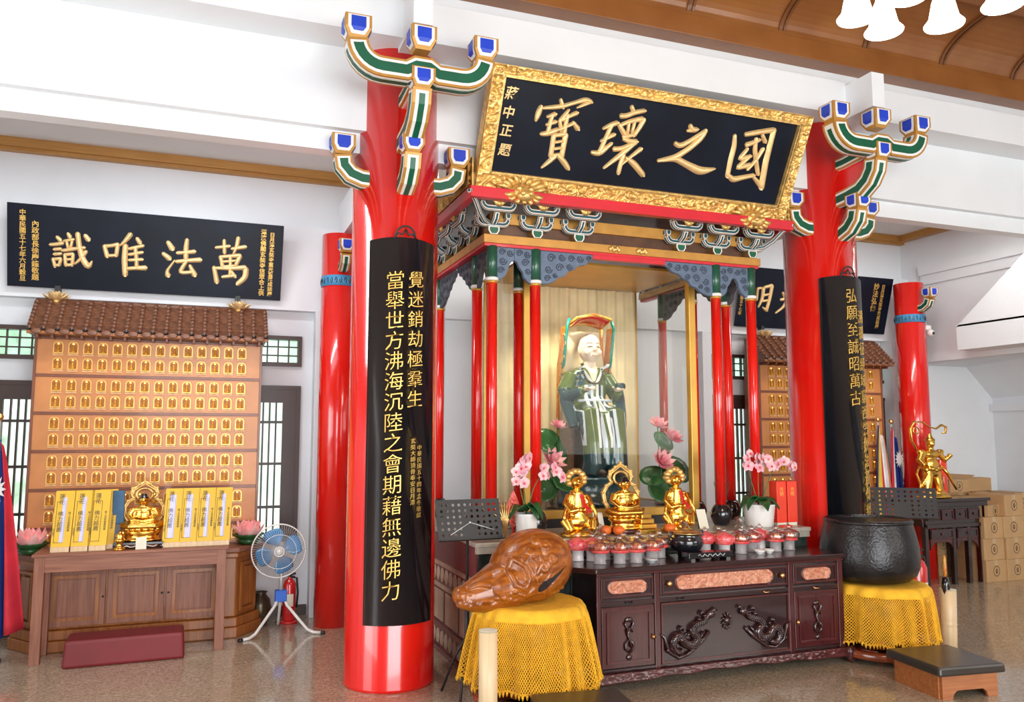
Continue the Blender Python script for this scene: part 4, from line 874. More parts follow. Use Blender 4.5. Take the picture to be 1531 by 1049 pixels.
for s_, nmx in ((1, 0), (-1, 0)):     # two dragons facing the pearl
    m1 = MB(); bx = CX_(3.205); f = lambda u, v_, h: (bx-s_*u, -.002-h, v_)
    bod = [(.14, .41), (.17, .36), (.24, .35), (.28, .31), (.22, .27), (.26, .22), (.33, .24), (.36, .30), (.42, .26), (.40, .20), (.35, .185), (.33, .21)]
    if s_ < 0: bod = [(u*.98, .58-v_*.92+.07) if False else (u, v_-.0) for u, v_ in bod]
    P_ = []
    for i in range(len(bod)-1):
        for k in range(4): q_ = k/4; P_.append((bod[i][0]*(1-q_)+bod[i+1][0]*q_, bod[i][1]*(1-q_)+bod[i+1][1]*q_))
    for _ in range(3): P_ = [P_[0]]+[((P_[i-1][0]+P_[i][0]*2+P_[i+1][0])/4, (P_[i-1][1]+P_[i][1]*2+P_[i+1][1])/4) for i in range(1, len(P_)-1)]+[P_[-1]]
    m1.tube([f(u, v_, .008) for u, v_ in P_], [.016+.016*sin(pi*i/(len(P_)-1)) for i in range(len(P_))], 8)
    m1.ell(f(.125, .405, .012), (.03, .018, .026)); m1.tube([f(.12, .42, .012), f(.09, .44, .014), f(.08, .425, .012)], [.012, .010, .005], 6)
    m1.tube([f(.14, .30, .006), f(.20, .24, .012), f(.30, .17, .008), f(.37, .155, .008), f(.44, .20, .008), f(.47, .29, .006), f(.50, .31, .004)], [.014, .013, .012, .012, .014, .014, .004], 7)
    for k in range(9):
        i = 3+k*4; u, v_ = P_[min(i, len(P_)-1)]; m1.tube([f(u, v_, .02), f(u+.016, v_+.022, .014)], [.008, .003], 5)
    for (u, v_) in ((.20, .38), (.30, .26), (.18, .30), (.38, .31)): m1.tube([f(u, v_, .01), f(u+.03, v_-.035, .014), f(u+.015, v_-.05, .01)], [.010, .007, .003], 6)
    for k in range(3, len(P_)-6, 1):
        u, v_ = P_[k]; q_ = k/(len(P_)-1); rr = .016+.016*sin(pi*q_)
        for ww in (-.5, 0, .5): m1.ell(f(u+ww*rr*.6, v_+ww*rr*.8, .008+rr*(1-.3*abs(ww))), (.0075, .004, .0075), nu=6, nv=4)
    for k in range(14): a = k*.9; u, v_ = .16+.022*k, .40-.012*k+.03*sin(a); m1.tube([f(u, v_, .01), f(u+.012*cos(a), v_+.016*sin(a), .02), f(u+.03*cos(a), v_+.03*sin(a), .006)], [.009, .008, .003], 5)
    m1.build('carved_dragon', 'carvedark', cb)
m1 = MB(); bx = CX_(3.205); m1.ell((bx, -.006, .355), (.022, .016, .022))
for k in range(10): a = 2*pi*k/10; m1.tube([(bx+.024*cos(a), -.004, .35+.03*sin(a)), (bx+.038*cos(a+.3), -.010, .35+.055*sin(a+.3))], [.010, .004], 6)
m1.build('carved_pearl', 'carvedark', cb)
def apron(a): return .045+.022*sin(a*pi)*sin(a*pi*6)**2-.012*cos(a*pi*2)
m1 = MB()
m1.grid(lambda a, b_: (CX_(2.25)+1.97*a, -.018-.012*b_-.006*relief(a*2, b_*.1, 2), .105-(.105-.028-apron(a)*.6)*b_), 160, 8)
m1.build('carved_apron', 'rosem', cb, solid=.012)
for s_, fx in ((-1, 2.262), (1, 4.178)):
    m1 = MB(); x = CX_(fx)
    m1.tube([(x, -.01, .10), (x+s_*.012, -.022, .07), (x+s_*.004, -.018, .035), (x+s_*.022, -.032, .014)], [.034, .032, .022, .022], 10); m1.build('claw_foot', 'rosem', cb)
    MB().tube([(x, .34, .10), (x, .34, .0)], .025, 8).build('back_foot', 'rosev', cb)

# ---- things on the cabinet
def lotus_lamp(red):
    t = thing('lotus_lamp', 'x', 'lamp')
    MB().lathe([(.040, 0), (.044, .004), (.038, .012), (.040, .062), (.046, .068)], 18).build('foot', 'glassf' if not red else 'porcl', t)
    MB().lathe([(.046, .068), (.060, .070), (.062, .086), (.055, .088)], 18).build('red_ring', 'redpaper', t)
    m1 = MB()
    m1.grid(lambda a, b_: ((.004+.064*cos(pi/2*b_**1.5)+.008*sin(pi*b_))*(1+.07*abs(sin(6*pi*a)))*cos(2*pi*a), (.004+.064*cos(pi/2*b_**1.5)+.008*sin(pi*b_))*(1+.07*abs(sin(6*pi*a)))*sin(2*pi*a), .086+.066*b_**.8), 48, 8, cu=True)
    m1.build('glass_shade', 'redglow' if red else 'glassl', t)
    MB().lathe([(.020, .155), (.026, .160), (.012, .170), (.010, .178), (0, .184)], 12).build('finial', 'glassl', t)
    MB().lathe([(.036, .086), (.040, .098), (.030, .112), (.022, .124), (0, .130)], 12).build('candle', 'redgold', t)
    return t
M['redgold'] = pm('red_and_gold_candle_core', (.75, .10, .05), .4, col2=(.80, .55, .30), scale=45)
M['porcl'] = pm('frosted_pale_base', (.62, .58, .58), .3, coat=.3)
M['redglow'] = pm('rose_red_glass', (.74, .04, .06), .15, coat=.7, col2=(.84, .20, .20), scale=40)
lampA, lampB = lotus_lamp(False), lotus_lamp(True)
spots = [(2.30, 4.90, 1, 'rose red lotus lamp at the back left corner of the cabinet top'), (2.385, 4.86, 1, 'second rose red lotus lamp from the left, back row'),
    (2.375, 4.73, 0, 'clear glass lotus lamp at the front left corner of the cabinet top'), (2.49, 4.89, 0, 'clear glass lotus lamp in the back row beside the red pair'),
    (2.50, 4.70, 0, 'clear glass lotus lamp, second from the left in the front row'), (2.605, 4.84, 0, 'clear glass lotus lamp in the back row below the pale card'),
    (2.615, 4.69, 0, 'clear glass lotus lamp, third from the left in the front row'), (2.73, 4.86, 0, 'clear glass lotus lamp in the back row below the central gold buddha'),
    (2.745, 4.715, 0, 'clear glass lotus lamp, just right of the silver bowl'), (2.87, 4.83, 0, 'clear glass lotus lamp, next left of the black incense burner'),
    (3.26, 4.88, 1, 'rose red lotus lamp right behind the black incense tray'), (3.36, 4.80, 1, 'low rose red lotus lamp right of the incense burner'),
    (3.40, 4.92, 0, 'clear glass lotus lamp at the back, right of the incense burner'), (3.49, 4.79, 0, 'clear glass lotus lamp with red ring beside the tea bowls, left side'),
    (3.62, 4.84, 0, 'clear glass lotus lamp directly behind the tea bowls'), (3.60, 4.93, 0, 'clear glass lotus lamp in the back row under the right orchid'),
    (3.74, 4.91, 1, 'rose red lotus lamp below the white pot of the right orchid'), (3.79, 4.80, 0, 'clear glass lotus lamp, second from the right end'), (3.93, 4.83, 0, 'clear glass lotus lamp at the right end of the group')]
uA = uB = False
for (x, y, rd, lb) in spots:
    src = lampB if rd else lampA
    if (rd and not uB) or (not rd and not uA):
        o = src; o.location = (x, y, .7355); o['label'] = lb; o['group'] = 'lotus lamps on the cabinet'
        if rd: uB = True
        else: uA = True
    else: dup(src, loc=(x, y, .7355), label=lb, group='lotus lamps on the cabinet')
t = thing('incense_burner', 'round black glazed incense burner on the cabinet top', 'incense burner', (3.06, 4.80, .7355))
MB().lathe([(.055, 0), (.06, .008), (.058, .03), (.10, .06), (.115, .09), (.108, .125), (.088, .145), (.095, .155), (.105, .16), (.10, .165), (.085, .16), (.075, .12), (0, .11)], 32).build('bowl', 'black', t)
MB().lathe([(.082, .14), (0, .142)], 20).build('ash', 'slab', t)
MB().lathe([(.0965, .146), (.108, .158), (.107, .163)], 32).build('rim', 'brass', t)
for s_ in (-1, 1): MB().tube([(s_*.10, 0, .12), (s_*.13, 0, .14), (s_*.13, 0, .17), (s_*.10, 0, .16)], .007, 6).build('handle', 'black', t)
t = thing('incense_tray', 'long low black lacquer tray with silver scroll work, at the cabinet front edge', 'tray', (3.13, 4.66, .7355))
MB().span((-.17, -.045, .012), (.17, .045, .05)).build('box', 'black', t, bevel=.004)
for s_ in (-1, 1): MB().span((s_*.15, -.04, 0), (s_*.12, .04, .013)).build('foot', 'black', t)
m1 = MB(); m1.tube([(-.10+.012*k, -.047, .032+.009*sin(k*1.9)) for k in range(18)], .003, 5); m1.build('silver_scroll', 'steel', t)
for (x, y, lb, mt) in ((2.69, 4.63, 'small silver lotus bowl at the front of the cabinet top', 'steel'), (3.585, 4.71, 'left one of two small white tea bowls on the cabinet', 'porc'), (3.67, 4.72, 'right one of two small white tea bowls on the cabinet', 'porc')):
    m1 = MB(); m1.lathe([(.018, 0), (.020, .005), (.036, .022), (.040, .03), (.037, .029), (.018, .012), (0, .011)], 20)
    single('tea_bowl', m1, mt, lb, 'bowl', (x, y, .7355))

# ---- things on the platform
PZ = .8705
def buddha_fig(name, lab, loc, s, halo):
    t = thing(name, lab, 'statue', loc)
    m1 = MB()
    m1.lathe([(.085, 0), (.09, .01), (.078, .02), (.075, .05), (.09, .07), (.085, .08)], 24, sq=(1.1, .8)); m1.build('pedestal', 'gold', t)
    m1 = MB()
    for k in range(14): a = 2*pi*k/14; m1.ell((.082*cos(a), .062*sin(a), .095), (.020, .016, .020), nu=8, nv=6)
    m1.build('lotus_petals', 'gold', t)
    m1 = MB(); m1.ell((0, .01, .20), (.052, .040, .075)); m1.ell((0, .01, .25), (.060, .036, .03))
    for s_ in (-1, 1):
        m1.tube([(s_*.052, .01, .255), (s_*.072, 0, .20), (s_*.05, -.045, .165), (0, -.06, .155)], [.024, .022, .019, .014], 10)
        m1.tube([(s_*.03, .01, .135), (s_*.095, -.01, .125), (s_*.06, -.06, .12), (-s_*.03, -.065, .12)], [.035, .03, .026, .018], 10)
    m1.tube([(0, .0, .26), (0, -.005, .295)], [.020, .018], 10)
    m1.ell((0, -.005, .325), (.030, .033, .040)); m1.ell((0, -.005, .362), (.017, .017, .018)); m1.ell((0, -.038, .322), (.006, .008, .010))
    for s_ in (-1, 1): m1.ell((s_*.031, 0, .318), (.006, .009, .018))
    sculpt(m1, 'figure', ['gold', 'black'], t, .0052, 2, lambda p: 1 if (halo and p[2] > .338 and p[1] > -.034) else 0)
    if halo:
        m1 = MB()
        pts = [(.0, .47), (.03, .44), (.062, .41), (.07, .37), (.055, .335), (.085, .31), (.108, .26), (.10, .19), (.07, .13), (.05, .10)]
        ring = [(-u, v_) for u, v_ in reversed(pts)]+pts[1:]
        for dd, rr in ((0, .011), (.016, .007)):
            m1.tube([(u*(1-dd*6), .055, (v_-.25)*(1-dd*5)+.25) for u, v_ in ring], rr, 7)
        for i in range(len(ring)): u, v_ = ring[i]; m1.ell((u*1.02, .053, (v_-.25)*1.03+.25), .012, nu=8, nv=6)
        m1.tube([(.042*cos(a), .05, .365+.048*sin(a)) for a in [2*pi*i/16 for i in range(17)]], .008, 6)
        m1.build('halo', 'goldleaf', t)
    for ch in [t]: t.scale = (s, s, s)
    return t
buddha_fig('golden_buddha', 'seated gold buddha with an openwork halo in the middle of the platform', (2.76, 5.10, PZ+.03), .93, True).scale = (1.30, 1.15, .95)
MB_ = MB(); MB_.lathe([(.10, 0), (.10, .028), (.09, .03)], 6, sq=(1.2, .9)); single('plinth', MB_, 'rosev', 'dark wooden base under the central gold buddha', 'stand', (2.76, 5.10, PZ))
t = thing('gold_offering_steps', 'small stepped gilt stand in front of the central gold buddha', 'stand', (2.89, 5.03, PZ))
for k in range(4): MB().span((-.075+.012*k, -.045+.014*k, .034*k), (.075-.012*k, .05, .034*k+.032)).build('step', 'gold', t, bevel=.004)
def lion_fig(lab, loc):
    t = thing('golden_attendant', lab, 'statue', loc)
    m1 = MB(); m1.lathe([(.080, 0), (.085, .012), (.07, .022), (.072, .03)], 20, sq=(1, .85)); m1.build('base', 'gold', t)
    m1 = MB()
    m1.ell((0, .0, .09), (.070, .058, .062)); m1.tube([(0, 0, .09), (0, .005, .20), (0, 0, .27)], [.058, .046, .032], 12)
    for s_ in (-1, 1):
        m1.tube([(s_*.035, 0, .245), (s_*.06, -.01, .19), (s_*.045, -.05, .15), (s_*.01, -.062, .165)], [.022, .022, .018, .012], 8)
        m1.tube([(s_*.04, .0, .08), (s_*.075, -.035, .09), (s_*.055, -.06, .04)], [.034, .028, .022], 8)
    m1.tube([(0, 0, .26), (0, -.002, .29)], .018, 8); m1.ell((0, -.008, .318), (.031, .034, .038)); m1.ell((0, -.042, .315), (.006, .008, .009))
    sculpt(m1, 'figure', ['gold', 'extred'], t, .0052, 2, lambda p: 1 if (.005 < p[0]-(.22-p[2])*.25 < .035 and .13 < p[2] < .25 and p[1] < -.02) else 0)
    m1 = MB()
    for k in range(11):
        a = 2*pi*k/11; m1.ell((.045*cos(a), .012+.01*sin(a*2), .345+.042*sin(a)), (.020, .024, .020), nu=8, nv=6)
    m1.build('crown', 'goldleaf', t)
    m1 = MB(); m1.tube([(.05, -.03, .24), (.08, -.05, .14), (.09, -.04, .06)], [.012, .009, .014], 6); m1.build('ribbon', 'gold', t); m1 = MB(); m1.tube([(-.055, -.02, .22), (-.08, -.03, .12), (-.075, -.05, .04)], [.010, .009, .012], 6); m1.build('ribbon', 'gold', t)
    return t
a_ = lion_fig('gold attendant figure with a fanned crown, left of the central gold buddha', (2.37, 5.06, PZ)); a_.scale = (1.38, 1.25, 1.12)
b2 = dup(a_, loc=(3.17, 5.10, PZ), label='gold attendant figure with a fanned crown, right of the central gold buddha'); a_['group'] = b2['group'] = 'gold attendant figures'
for (x, y, lb) in ((2.575, 5.04, 'orange fruit between the pale card and the central gold buddha'), (2.655, 4.995, 'orange fruit at the left foot of the central gold buddha'), (3.055, 5.0, 'orange fruit in front of the right gold attendant')):
    m1 = MB(); m1.ell((0, 0, .033), (.042, .042, .033)); o = single('orange', m1, 'orange', lb, 'fruit', (x, y, PZ)); MB().ell((0, 0, .066), (.006, .006, .003), nu=6, nv=4).build('stem_end', 'leaf', o)
for (x, y, lb) in ((2.60, 5.16, 'pale card on a stand left of the central gold buddha'), (3.42, 5.12, 'pale leaning card right of the gold figures')):
    t = thing('name_card', lb, 'card', (x, y, PZ), -.2)
    m1 = MB(); m1.prism([(-.035, 0), (.035, 0), (.035, .135), (-.035, .135)], -.002, .002, lambda u, v_, w_: (u-.12*v_, w_+v_*.25, v_+.002)); m1.build('card', 'paper', t)
    m1 = MB(); m1.span((-.03, .03, 0), (.03, .045, .07)); m1.build('support', 'blackm', t)
for (x, y, lb) in ((2.51, 5.02, 'small crystal ornament left of the pale card'), (3.16, 4.99, 'small crystal ornament below the right gold attendant'), (3.66, 5.05, 'tiny crystal ornament by the right orchid pot')):
    m1 = MB(); m1.lathe([(.02, 0), (.03, .012), (.012, .03), (.035, .05), (.028, .075), (0, .09)], 7, sm=False); single('crystal_ornament', m1, 'glassl', lb, 'ornament', (x, y, PZ))

def orchid(loc, lab, potr, poth, sprays, pink=.6, seed=1):
    rnd = random.Random(seed); t = thing('potted_orchid', lab, 'potted plant', loc)
    prof = [(potr*.78, 0), (potr*.80, .004)]
    for k in range(7): z = poth*(k+.5)/7.5; r_ = potr*(.80+.17*z/poth); prof += [(r_, z), (r_+.004, z+poth*.05)]
    prof += [(potr, poth), (potr*.93, poth), (potr*.9, poth*.85), (0, poth*.82)]
    MB().lathe(prof, 32).build('pot', 'porc', t)
    MB().lathe([(potr*.9, poth*.86), (0, poth*.88)], 20).build('soil', 'darkwood', t)
    for k in range(6):
        a = 2*pi*k/6+rnd.random(); L = potr*(1.2+.5*rnd.random()); m1 = MB(); el = .2+.5*rnd.random()
        m1.grid(lambda u, v_: (cos(a)*L*v_-sin(a)*(u-.5)*.10*sin(pi*(v_*.85+.1)), sin(a)*L*v_+cos(a)*(u-.5)*.10*sin(pi*(v_*.85+.1)), poth+.09*el*sin(pi*v_)+.01+.02*(2*u-1)**2-.05*v_*v_), 4, 8); m1.build('leaf', 'leaf', t, solid=.003)
    for pts, nf in sprays:
        P_ = []
        for i in range(len(pts)-1):
            for q_ in range(6): k = q_/6; P_.append(tuple(pts[i][j]*(1-k)+pts[i+1][j]*k for j in range(3)))
        P_.append(pts[-1])
        for _ in range(3): P_ = [P_[0]]+[tuple((P_[i-1][j]+2*P_[i][j]+P_[i+1][j])/4 for j in range(3)) for i in range(1, len(P_)-1)]+[P_[-1]]
        MB().tube(P_, .004, 6).build('stem', 'stem', t)
        for k in range(nf):
            p = P_[int(len(P_)*(.55+.44*k/max(1, nf-1)))-1]; c = (p[0]+rnd.uniform(-.03, .03), p[1]-.02+rnd.uniform(-.02, .02), p[2]+rnd.uniform(-.03, .02))
            m1 = MB(); Rf = Matrix.Translation(c) @ Matrix.Rotation(rnd.uniform(-.7, .7), 4, 'Z') @ Matrix.Rotation(rnd.uniform(-.4, .3), 4, 'X'); sz = rnd.uniform(.036, .046)
            for j in range(5):
                a = pi/2+2*pi*j/5; wd = 1.15 if j in (1, 4) else .75
                m1.grid(lambda u, v_: Rf @ Vector((cos(a)*sz*v_-sin(a)*(u-.5)*sz*1.1*wd*sin(pi*(v_*.8+.12)), -.008*sin(pi*v_), sin(a)*sz*v_+cos(a)*(u-.5)*sz*1.1*wd*sin(pi*(v_*.8+.12)))), 3, 4, 0)
            m1.ell(Rf @ Vector((0, -.012, -.004)), (.007, .008, .010), 1, nu=8, nv=5)
            m1.build('flower', ['orchid', 'redpaper'], t)
    return t
orchid((2.02, 5.10, PZ), 'pink orchid in a small white ribbed pot at the left of the platform', .08, .16,
    [([(0, 0, .15), (-.02, 0, .35), (-.06, -.02, .50), (-.02, -.06, .52)], 7), ([(0, 0, .15), (.05, 0, .33), (.13, -.02, .46), (.24, -.04, .42)], 6), ([(0, 0, .15), (-.04, 0, .30), (-.07, -.02, .44), (-.10, -.05, .40)], 4)], seed=3)
orchid((3.91, 5.13, PZ), 'pink and white orchid in a wide white ribbed pot at the right of the platform', .122, .165,
    [([(0, 0, .15), (-.08, 0, .38), (-.10, -.02, .54), (-.02, -.05, .50)], 6), ([(0, 0, .15), (.0, 0, .36), (.0, -.02, .52), (.10, -.05, .46)], 7), ([(.02, 0, .15), (.10, 0, .36), (.18, -.02, .48), (.30, -.04, .44)], 6)], seed=8)
t = thing('red_filigree_ornament', 'red gold-threaded leaf ornament standing behind the left orchid pot', 'ornament', (1.96, 5.19, PZ))
m1 = MB(); m1.prism([(.045*sin(pi*v_)*(1 if k == 0 else -1), .04+.27*vv) for k in (0, 1) for v_, vv in ([(i/10, i/10) for i in range(11)] if k == 0 else [(i/10, i/10) for i in range(9, 0, -1)])], -.003, .003, fXZ); m1.build('leaf_plate', 'redpaper', t)
m1 = MB()
for k in range(7): m1.tube([(0, -.005, .06+.03*k), (.03, -.006, .09+.03*k)], .002, 4); m1.tube([(0, -.005, .06+.03*k), (-.03, -.006, .09+.03*k)], .002, 4)
m1.build('gold_thread', 'gold', t); MB().lathe([(.03, 0), (.03, .01), (.01, .02), (.008, .06)], 10).build('foot', 'extred', t)
for i, (x, lb) in enumerate(((4.085, 'left one of two tall scarlet cloth books at the right end of the platform'), (4.185, 'right one of two tall scarlet cloth books at the right end of the platform'))):
    t = thing('scarlet_book', lb, 'book', (x, 5.13, PZ), 0, 'scarlet books')
    MB().span((-.044, -.045, .022), (.044, .045, .33)).build('cover', 'redbook', t, bevel=.004); MB().span((-.04, -.04, 0), (.04, .04, .022)).build('foot_block', 'paper', t)
    text('光\n明', 'gilt_title', 'goldtext', t, lambda X_, Y_, Z_: Vector((X_, -.0455-max(0, Z_), .25+Y_)), .035, .001, 0)
m1 = MB(); m1.span((-.05, -.02, 0), (.05, .02, .012)); single('red_envelope', m1, 'redbook', 'flat scarlet packet lying before the scarlet books', 'envelope', (4.06, 5.02, PZ), .1)
m1 = MB()   # golden fan shaped fronds
for k in range(9):
    a = -.9+.2*k; m1.tube([(0, 0, .0), (.03*sin(a), 0, .12), (.14*sin(a), -.01, .12+.17*cos(a)**2)], [.002, .004, .0015], 5)
single('gilt_frond', m1, 'brass', 'dull gilt feathery frond behind the left orchid', 'ornament', (1.87, 5.10, PZ), group=None)
m1 = MB()
for k in range(9):
    a = -.5+.13*k; m1.tube([(0, 0, .0), (.02*sin(a), 0, .14), (.16*sin(a), -.01, .14+.20*cos(a))], [.003, .006, .002], 5)
single('gilt_frond', m1, 'darkwood', 'dark brown feathery frond beside the right inner pole', 'ornament', (3.79, 5.43, PZ))

# ================================================================ WOODEN FISH, STAND AND CLOTH
def crochet_cloth(lab, loc, r0, r1, zt, zb, seed, rx=1.0, tiltx=0):
    rnd = random.Random(seed); t = thing('crochet_cloth', lab, 'tablecloth', loc)
    ph = [(rnd.uniform(0, 6.28), rnd.choice((7, 9, 11, 13, 17, 23)), rnd.uniform(.4, 1)) for _ in range(5)]
    def pl(a, k): return (sum(w_*sin(n*a+p) for p, n, w_ in ph)*.6+1.1*(abs(sin(a*9+1.3*sin(a*3+seed)))-.6))*k
    H = zt-zb
    def P_(a, s):       # s from 0 (centre) to 1 (hem)
        if s < .25: r_ = r0*s/.25; z = zt
        elif s < .36: q_ = (s-.25)/.11*pi/2; r_ = r0+.045*sin(q_); z = zt-.045*(1-cos(q_))
        else: q_ = (s-.36)/.64; r_ = r0+.045+(r1-r0-.045)*q_**.8; z = zt-.045-(H-.045)*q_
        k = max(0, s-.22)/.78; r_ *= 1+pl(a, .052*k**.6); z += .012*pl(a+.5, 1)*k*k
        return (r_*cos(a)*rx, r_*sin(a), z-tiltx*r_*cos(a)*max(0, 1-k))
    MB().grid(lambda u, v_: P_(2*pi*u, v_*.39), 260, 22, cu=True).build('cloth_top', 'yellow', t, solid=.006)
    nn, mm = (172 if r1 > .39 else 140), 30; vs = []; 
    for j in range(mm+1):
        for i in range(nn): vs.append(P_(2*pi*(i+.5*(j % 2))/nn, .38+.59*j/mm))
    fs = []
    for j in range(mm-1):
        for i in range(nn):
            i2 = (i+1) % nn
            if j % 2 == 0: a, b_, c, d = j*nn+i, (j+1)*nn+i, (j+2)*nn+i if j+2 <= mm else None, (j+1)*nn+(i-1) % nn
            else: a, b_, c, d = j*nn+i, (j+1)*nn+i2, (j+2)*nn+i if j+2 <= mm else None, (j+1)*nn+i
            if c is not None: fs.append((a, d, c, b_))
    m1 = MB(); m1.add(vs, fs, 0, False); o = m1.build('crochet_net', 'yellow', t, kind='stuff')
    md = o.modifiers.new('net', 'WIREFRAME'); md.thickness = .0084; md.use_even_offset = False; md.use_boundary = True
    m1 = MB(); k = 110
    m1.grid(lambda u, v_: P_(2*pi*u, .955+.02*v_), 200, 1, cu=True)
    for i in range(k):
        a = 2*pi*i/k; p, q_ = P_(a, .97), P_(a, 1.0); m1.tube([p, ((p[0]+q_[0])/2*1.004, (p[1]+q_[1])/2*1.004, (p[2]+q_[2])/2), (q_[0], q_[1], q_[2]-.008)], [.008, .0085, .003], 5, flat=.7)
    m1.build('fringe', 'yellow', t, kind='stuff')
    return t
def turned_stand(lab, loc, r_, h, top_r):
    t = thing('wooden_stand', lab, 'stand', loc)
    MB().lathe([(top_r, h-.03), (top_r+.01, h-.025), (top_r+.01, h-.005), (top_r, h)], 40).build('top', 'fishw2', t)
    MB().lathe([(top_r-.015, h-.34), (top_r-.005, h-.33), (top_r-.005, h-.03), (top_r-.015, h-.02)], 40).build('shade_liner', 'darkwood', t)  # unseen dark liner, added so the net holes read as shaded
    MB().lathe([(r_-.07, .035), (r_, .035), (r_+.012, .045), (r_+.012, .075), (r_, .088), (r_-.07, .088), (r_-.07, .035)], 48).build('base_ring', 'fishw2', t)
    for k in range(4):
        a = pi/4+k*pi/2; c, s_ = cos(a), sin(a); q_ = top_r-.035
        m1 = MB(); m1.lathe([(.02, .088), (.032, .10), (.038, .125), (.030, .155), (.018, .17), (.016, .22), (.024, .25), (.018, .29), (.02, h-.03)], 16, c=(q_*c, q_*s_, 0)); m1.build('turned_leg', 'fishw2', t)
        m1 = MB(); m1.ell((q_*c, q_*s_, .02), (.045, .045, .02)); m1.build('foot', 'fishw2', t)
    m1 = MB(); m1.span((-r_+.06, -.03, .05), (r_-.06, .03, .08)); m1.build('cross_bar', 'fishw2', t); m1 = MB(); m1.span((-.03, -r_+.06, .052), (.03, r_-.06, .078)); m1.build('cross_bar', 'fishw2', t)
    return t
M['fishw2'] = pm('red_brown_turned_wood', (.22, .045, .015), .2, coat=.8, var=.3, scale=7)
turned_stand('turned red-brown stand under the wooden fish', (1.82, 4.53, 0), .33, .575, .25)
crochet_cloth('golden crochet cloth draped over the stand under the carved wooden fish', (1.82, 4.53, 0), .275, .40, .583, .15, 5)
fs_ = thing('wooden_fish', 'large carved and polished wooden fish drum resting on the left yellow cloth', 'wooden fish', (1.82, 4.53, .585))
m1 = MB(); Rt = Matrix.Rotation(radians(-16), 4, 'Y')
bc_ = Vector((.0, .0, .20)); br_ = Vector((.255, .235, .208))
m1.ell(bc_, tuple(br_), nu=40, nv=28, M2=Rt)
m1.ell((-.13, -.02, .125), (.24, .20, .140), nu=30, nv=20, M2=Rt)
m1.tube([(-.16, -.03, .10), (-.30, -.05, .075), (-.40, -.07, .06), (-.455, -.08, .062)], [.15, .12, .085, .06], 20)
m1.ell((-.455, -.085, .075), (.05, .06, .05)); m1.ell((-.44, -.10, .035), (.05, .05, .035))
def onb(x, z, up=.0):
    """point on the visitor side of the drum's surface"""
    best = None
    for q_ in range(60):
        y = -.30+.30*q_/59; p = Rt.inverted() @ (Vector((x, y, z))-bc_)
        if (p.x/br_.x)**2+(p.y/br_.y)**2+(p.z/br_.z)**2 < 1: best = y; break
        p2 = Rt.inverted() @ (Vector((x, y, z))-Vector((-.13, -.02, .125)))
        if (p2.x/.24)**2+(p2.y/.20)**2+(p2.z/.140)**2 < 1: best = y; break
    return Vector((x, (best if best is not None else -.1)-up, z))
def rl(pts, r_=.008, tap=True):
    r_ *= 1.35
    P_ = []
    for i in range(len(pts)-1):
        for q_ in range(5): k = q_/5; P_.append(onb(pts[i][0]*(1-k)+pts[i+1][0]*k, pts[i][1]*(1-k)+pts[i+1][1]*k))
    P_.append(onb(*pts[-1])); n = len(P_); m1.tube(P_, [r_*(1 if not tap else .45+.55*sin(pi*i/(n-1))) for i in range(n)], 7)
def curl(cx, cz, r_, sg=1, w_=.010): rl([(cx+r_*(1-.75*i/9)*cos(sg*i*.95), cz+r_*(1-.75*i/9)*sin(sg*i*.95)) for i in range(10)], w_, False)
for a in ((.02, .33, .030, 1), (.045, .27, .028, -1), (-.005, .225, .032, 1), (-.075, .31, .022, -1), (-.11, .265, .020, 1), (-.03, .365, .020, -1)): curl(*a)
for k in range(7): rl([(-.10-.012*k, .30-.035*k), (-.06-.01*k, .25-.03*k), (-.05-.012*k, .20-.025*k)], .007)
for k in range(6): rl([(.04+.02*k, .20+.008*k-.02*k), (.0-.0*k, .14-.012*k), (-.10, .075-.008*k), (-.22, .03+.004*k)], .007)
rl([(-.17, .27), (-.20, .20), (-.17, .13), (-.12, .11), (-.09, .16), (-.11, .23), (-.17, .27)], .012, False)
rl([(-.03, .33), (-.02, .25), (-.06, .18), (-.04, .12), (-.12, .06)], .011)
for k in range(14): p = onb(-.30+.034*k, .045+.003*k+.012*sin(k), -.004); m1.ell(p, (.016, .014, .013), nu=8, nv=6)
for k in range(9): p = onb(-.20+.022*k, .085+.012*k, -.004); m1.ell(p, (.014, .013, .012), nu=8, nv=6)
rnd = random.Random(4)
for k in range(40):
    u = rnd.uniform(-.46, -.25); v_ = rnd.uniform(.02, .13)*(1-.5*max(0, (-u-.3)/.2)); m1.ell((u, -.15-.12*(u+.25)*0-.005+(-u-.25)*.12, v_), (.016, .014, .013), nu=7, nv=5)
m1.tube([(-.30, -.15, .13), (-.36, -.13, .135), (-.42, -.12, .115)], [.02, .018, .012], 8)
tmp = m1.mesh('tmp'); to = bpy.data.objects.new('tmp', tmp); COL.objects.link(to)
a = to.modifiers.new('r', 'REMESH'); a.mode = 'VOXEL'; a.voxel_size = .0042
a = to.modifiers.new('s', 'SMOOTH'); a.iterations = 1; a.factor = .5
cut = MB(); cm = Matrix.Translation((.035, -.22, .140)) @ Matrix.Rotation(radians(-35), 4, 'Y')
SL = [(-.087, .008), (-.072, .026), (-.035, .031), (.02, .018), (.135, .005), (.135, -.005), (.02, -.018), (-.035, -.031), (-.072, -.026), (-.087, -.008)]
cut.prism(SL, -.25, .17, lambda u, v_, w_: cm @ Vector((u, w_, v_)))
cme = cut.mesh('cut'); bm_ = bmesh.new(); bm_.from_mesh(cme); bmesh.ops.recalc_face_normals(bm_, faces=bm_.faces); bm_.to_mesh(cme); bm_.free()
co = bpy.data.objects.new('cut', cme); COL.objects.link(co)
a = to.modifiers.new('b', 'BOOLEAN'); a.operation = 'DIFFERENCE'; a.object = co; a.solver = 'EXACT'
bpy.context.view_layer.update(); me = bpy.data.meshes.new_from_object(to.evaluated_get(bpy.context.evaluated_depsgraph_get()))
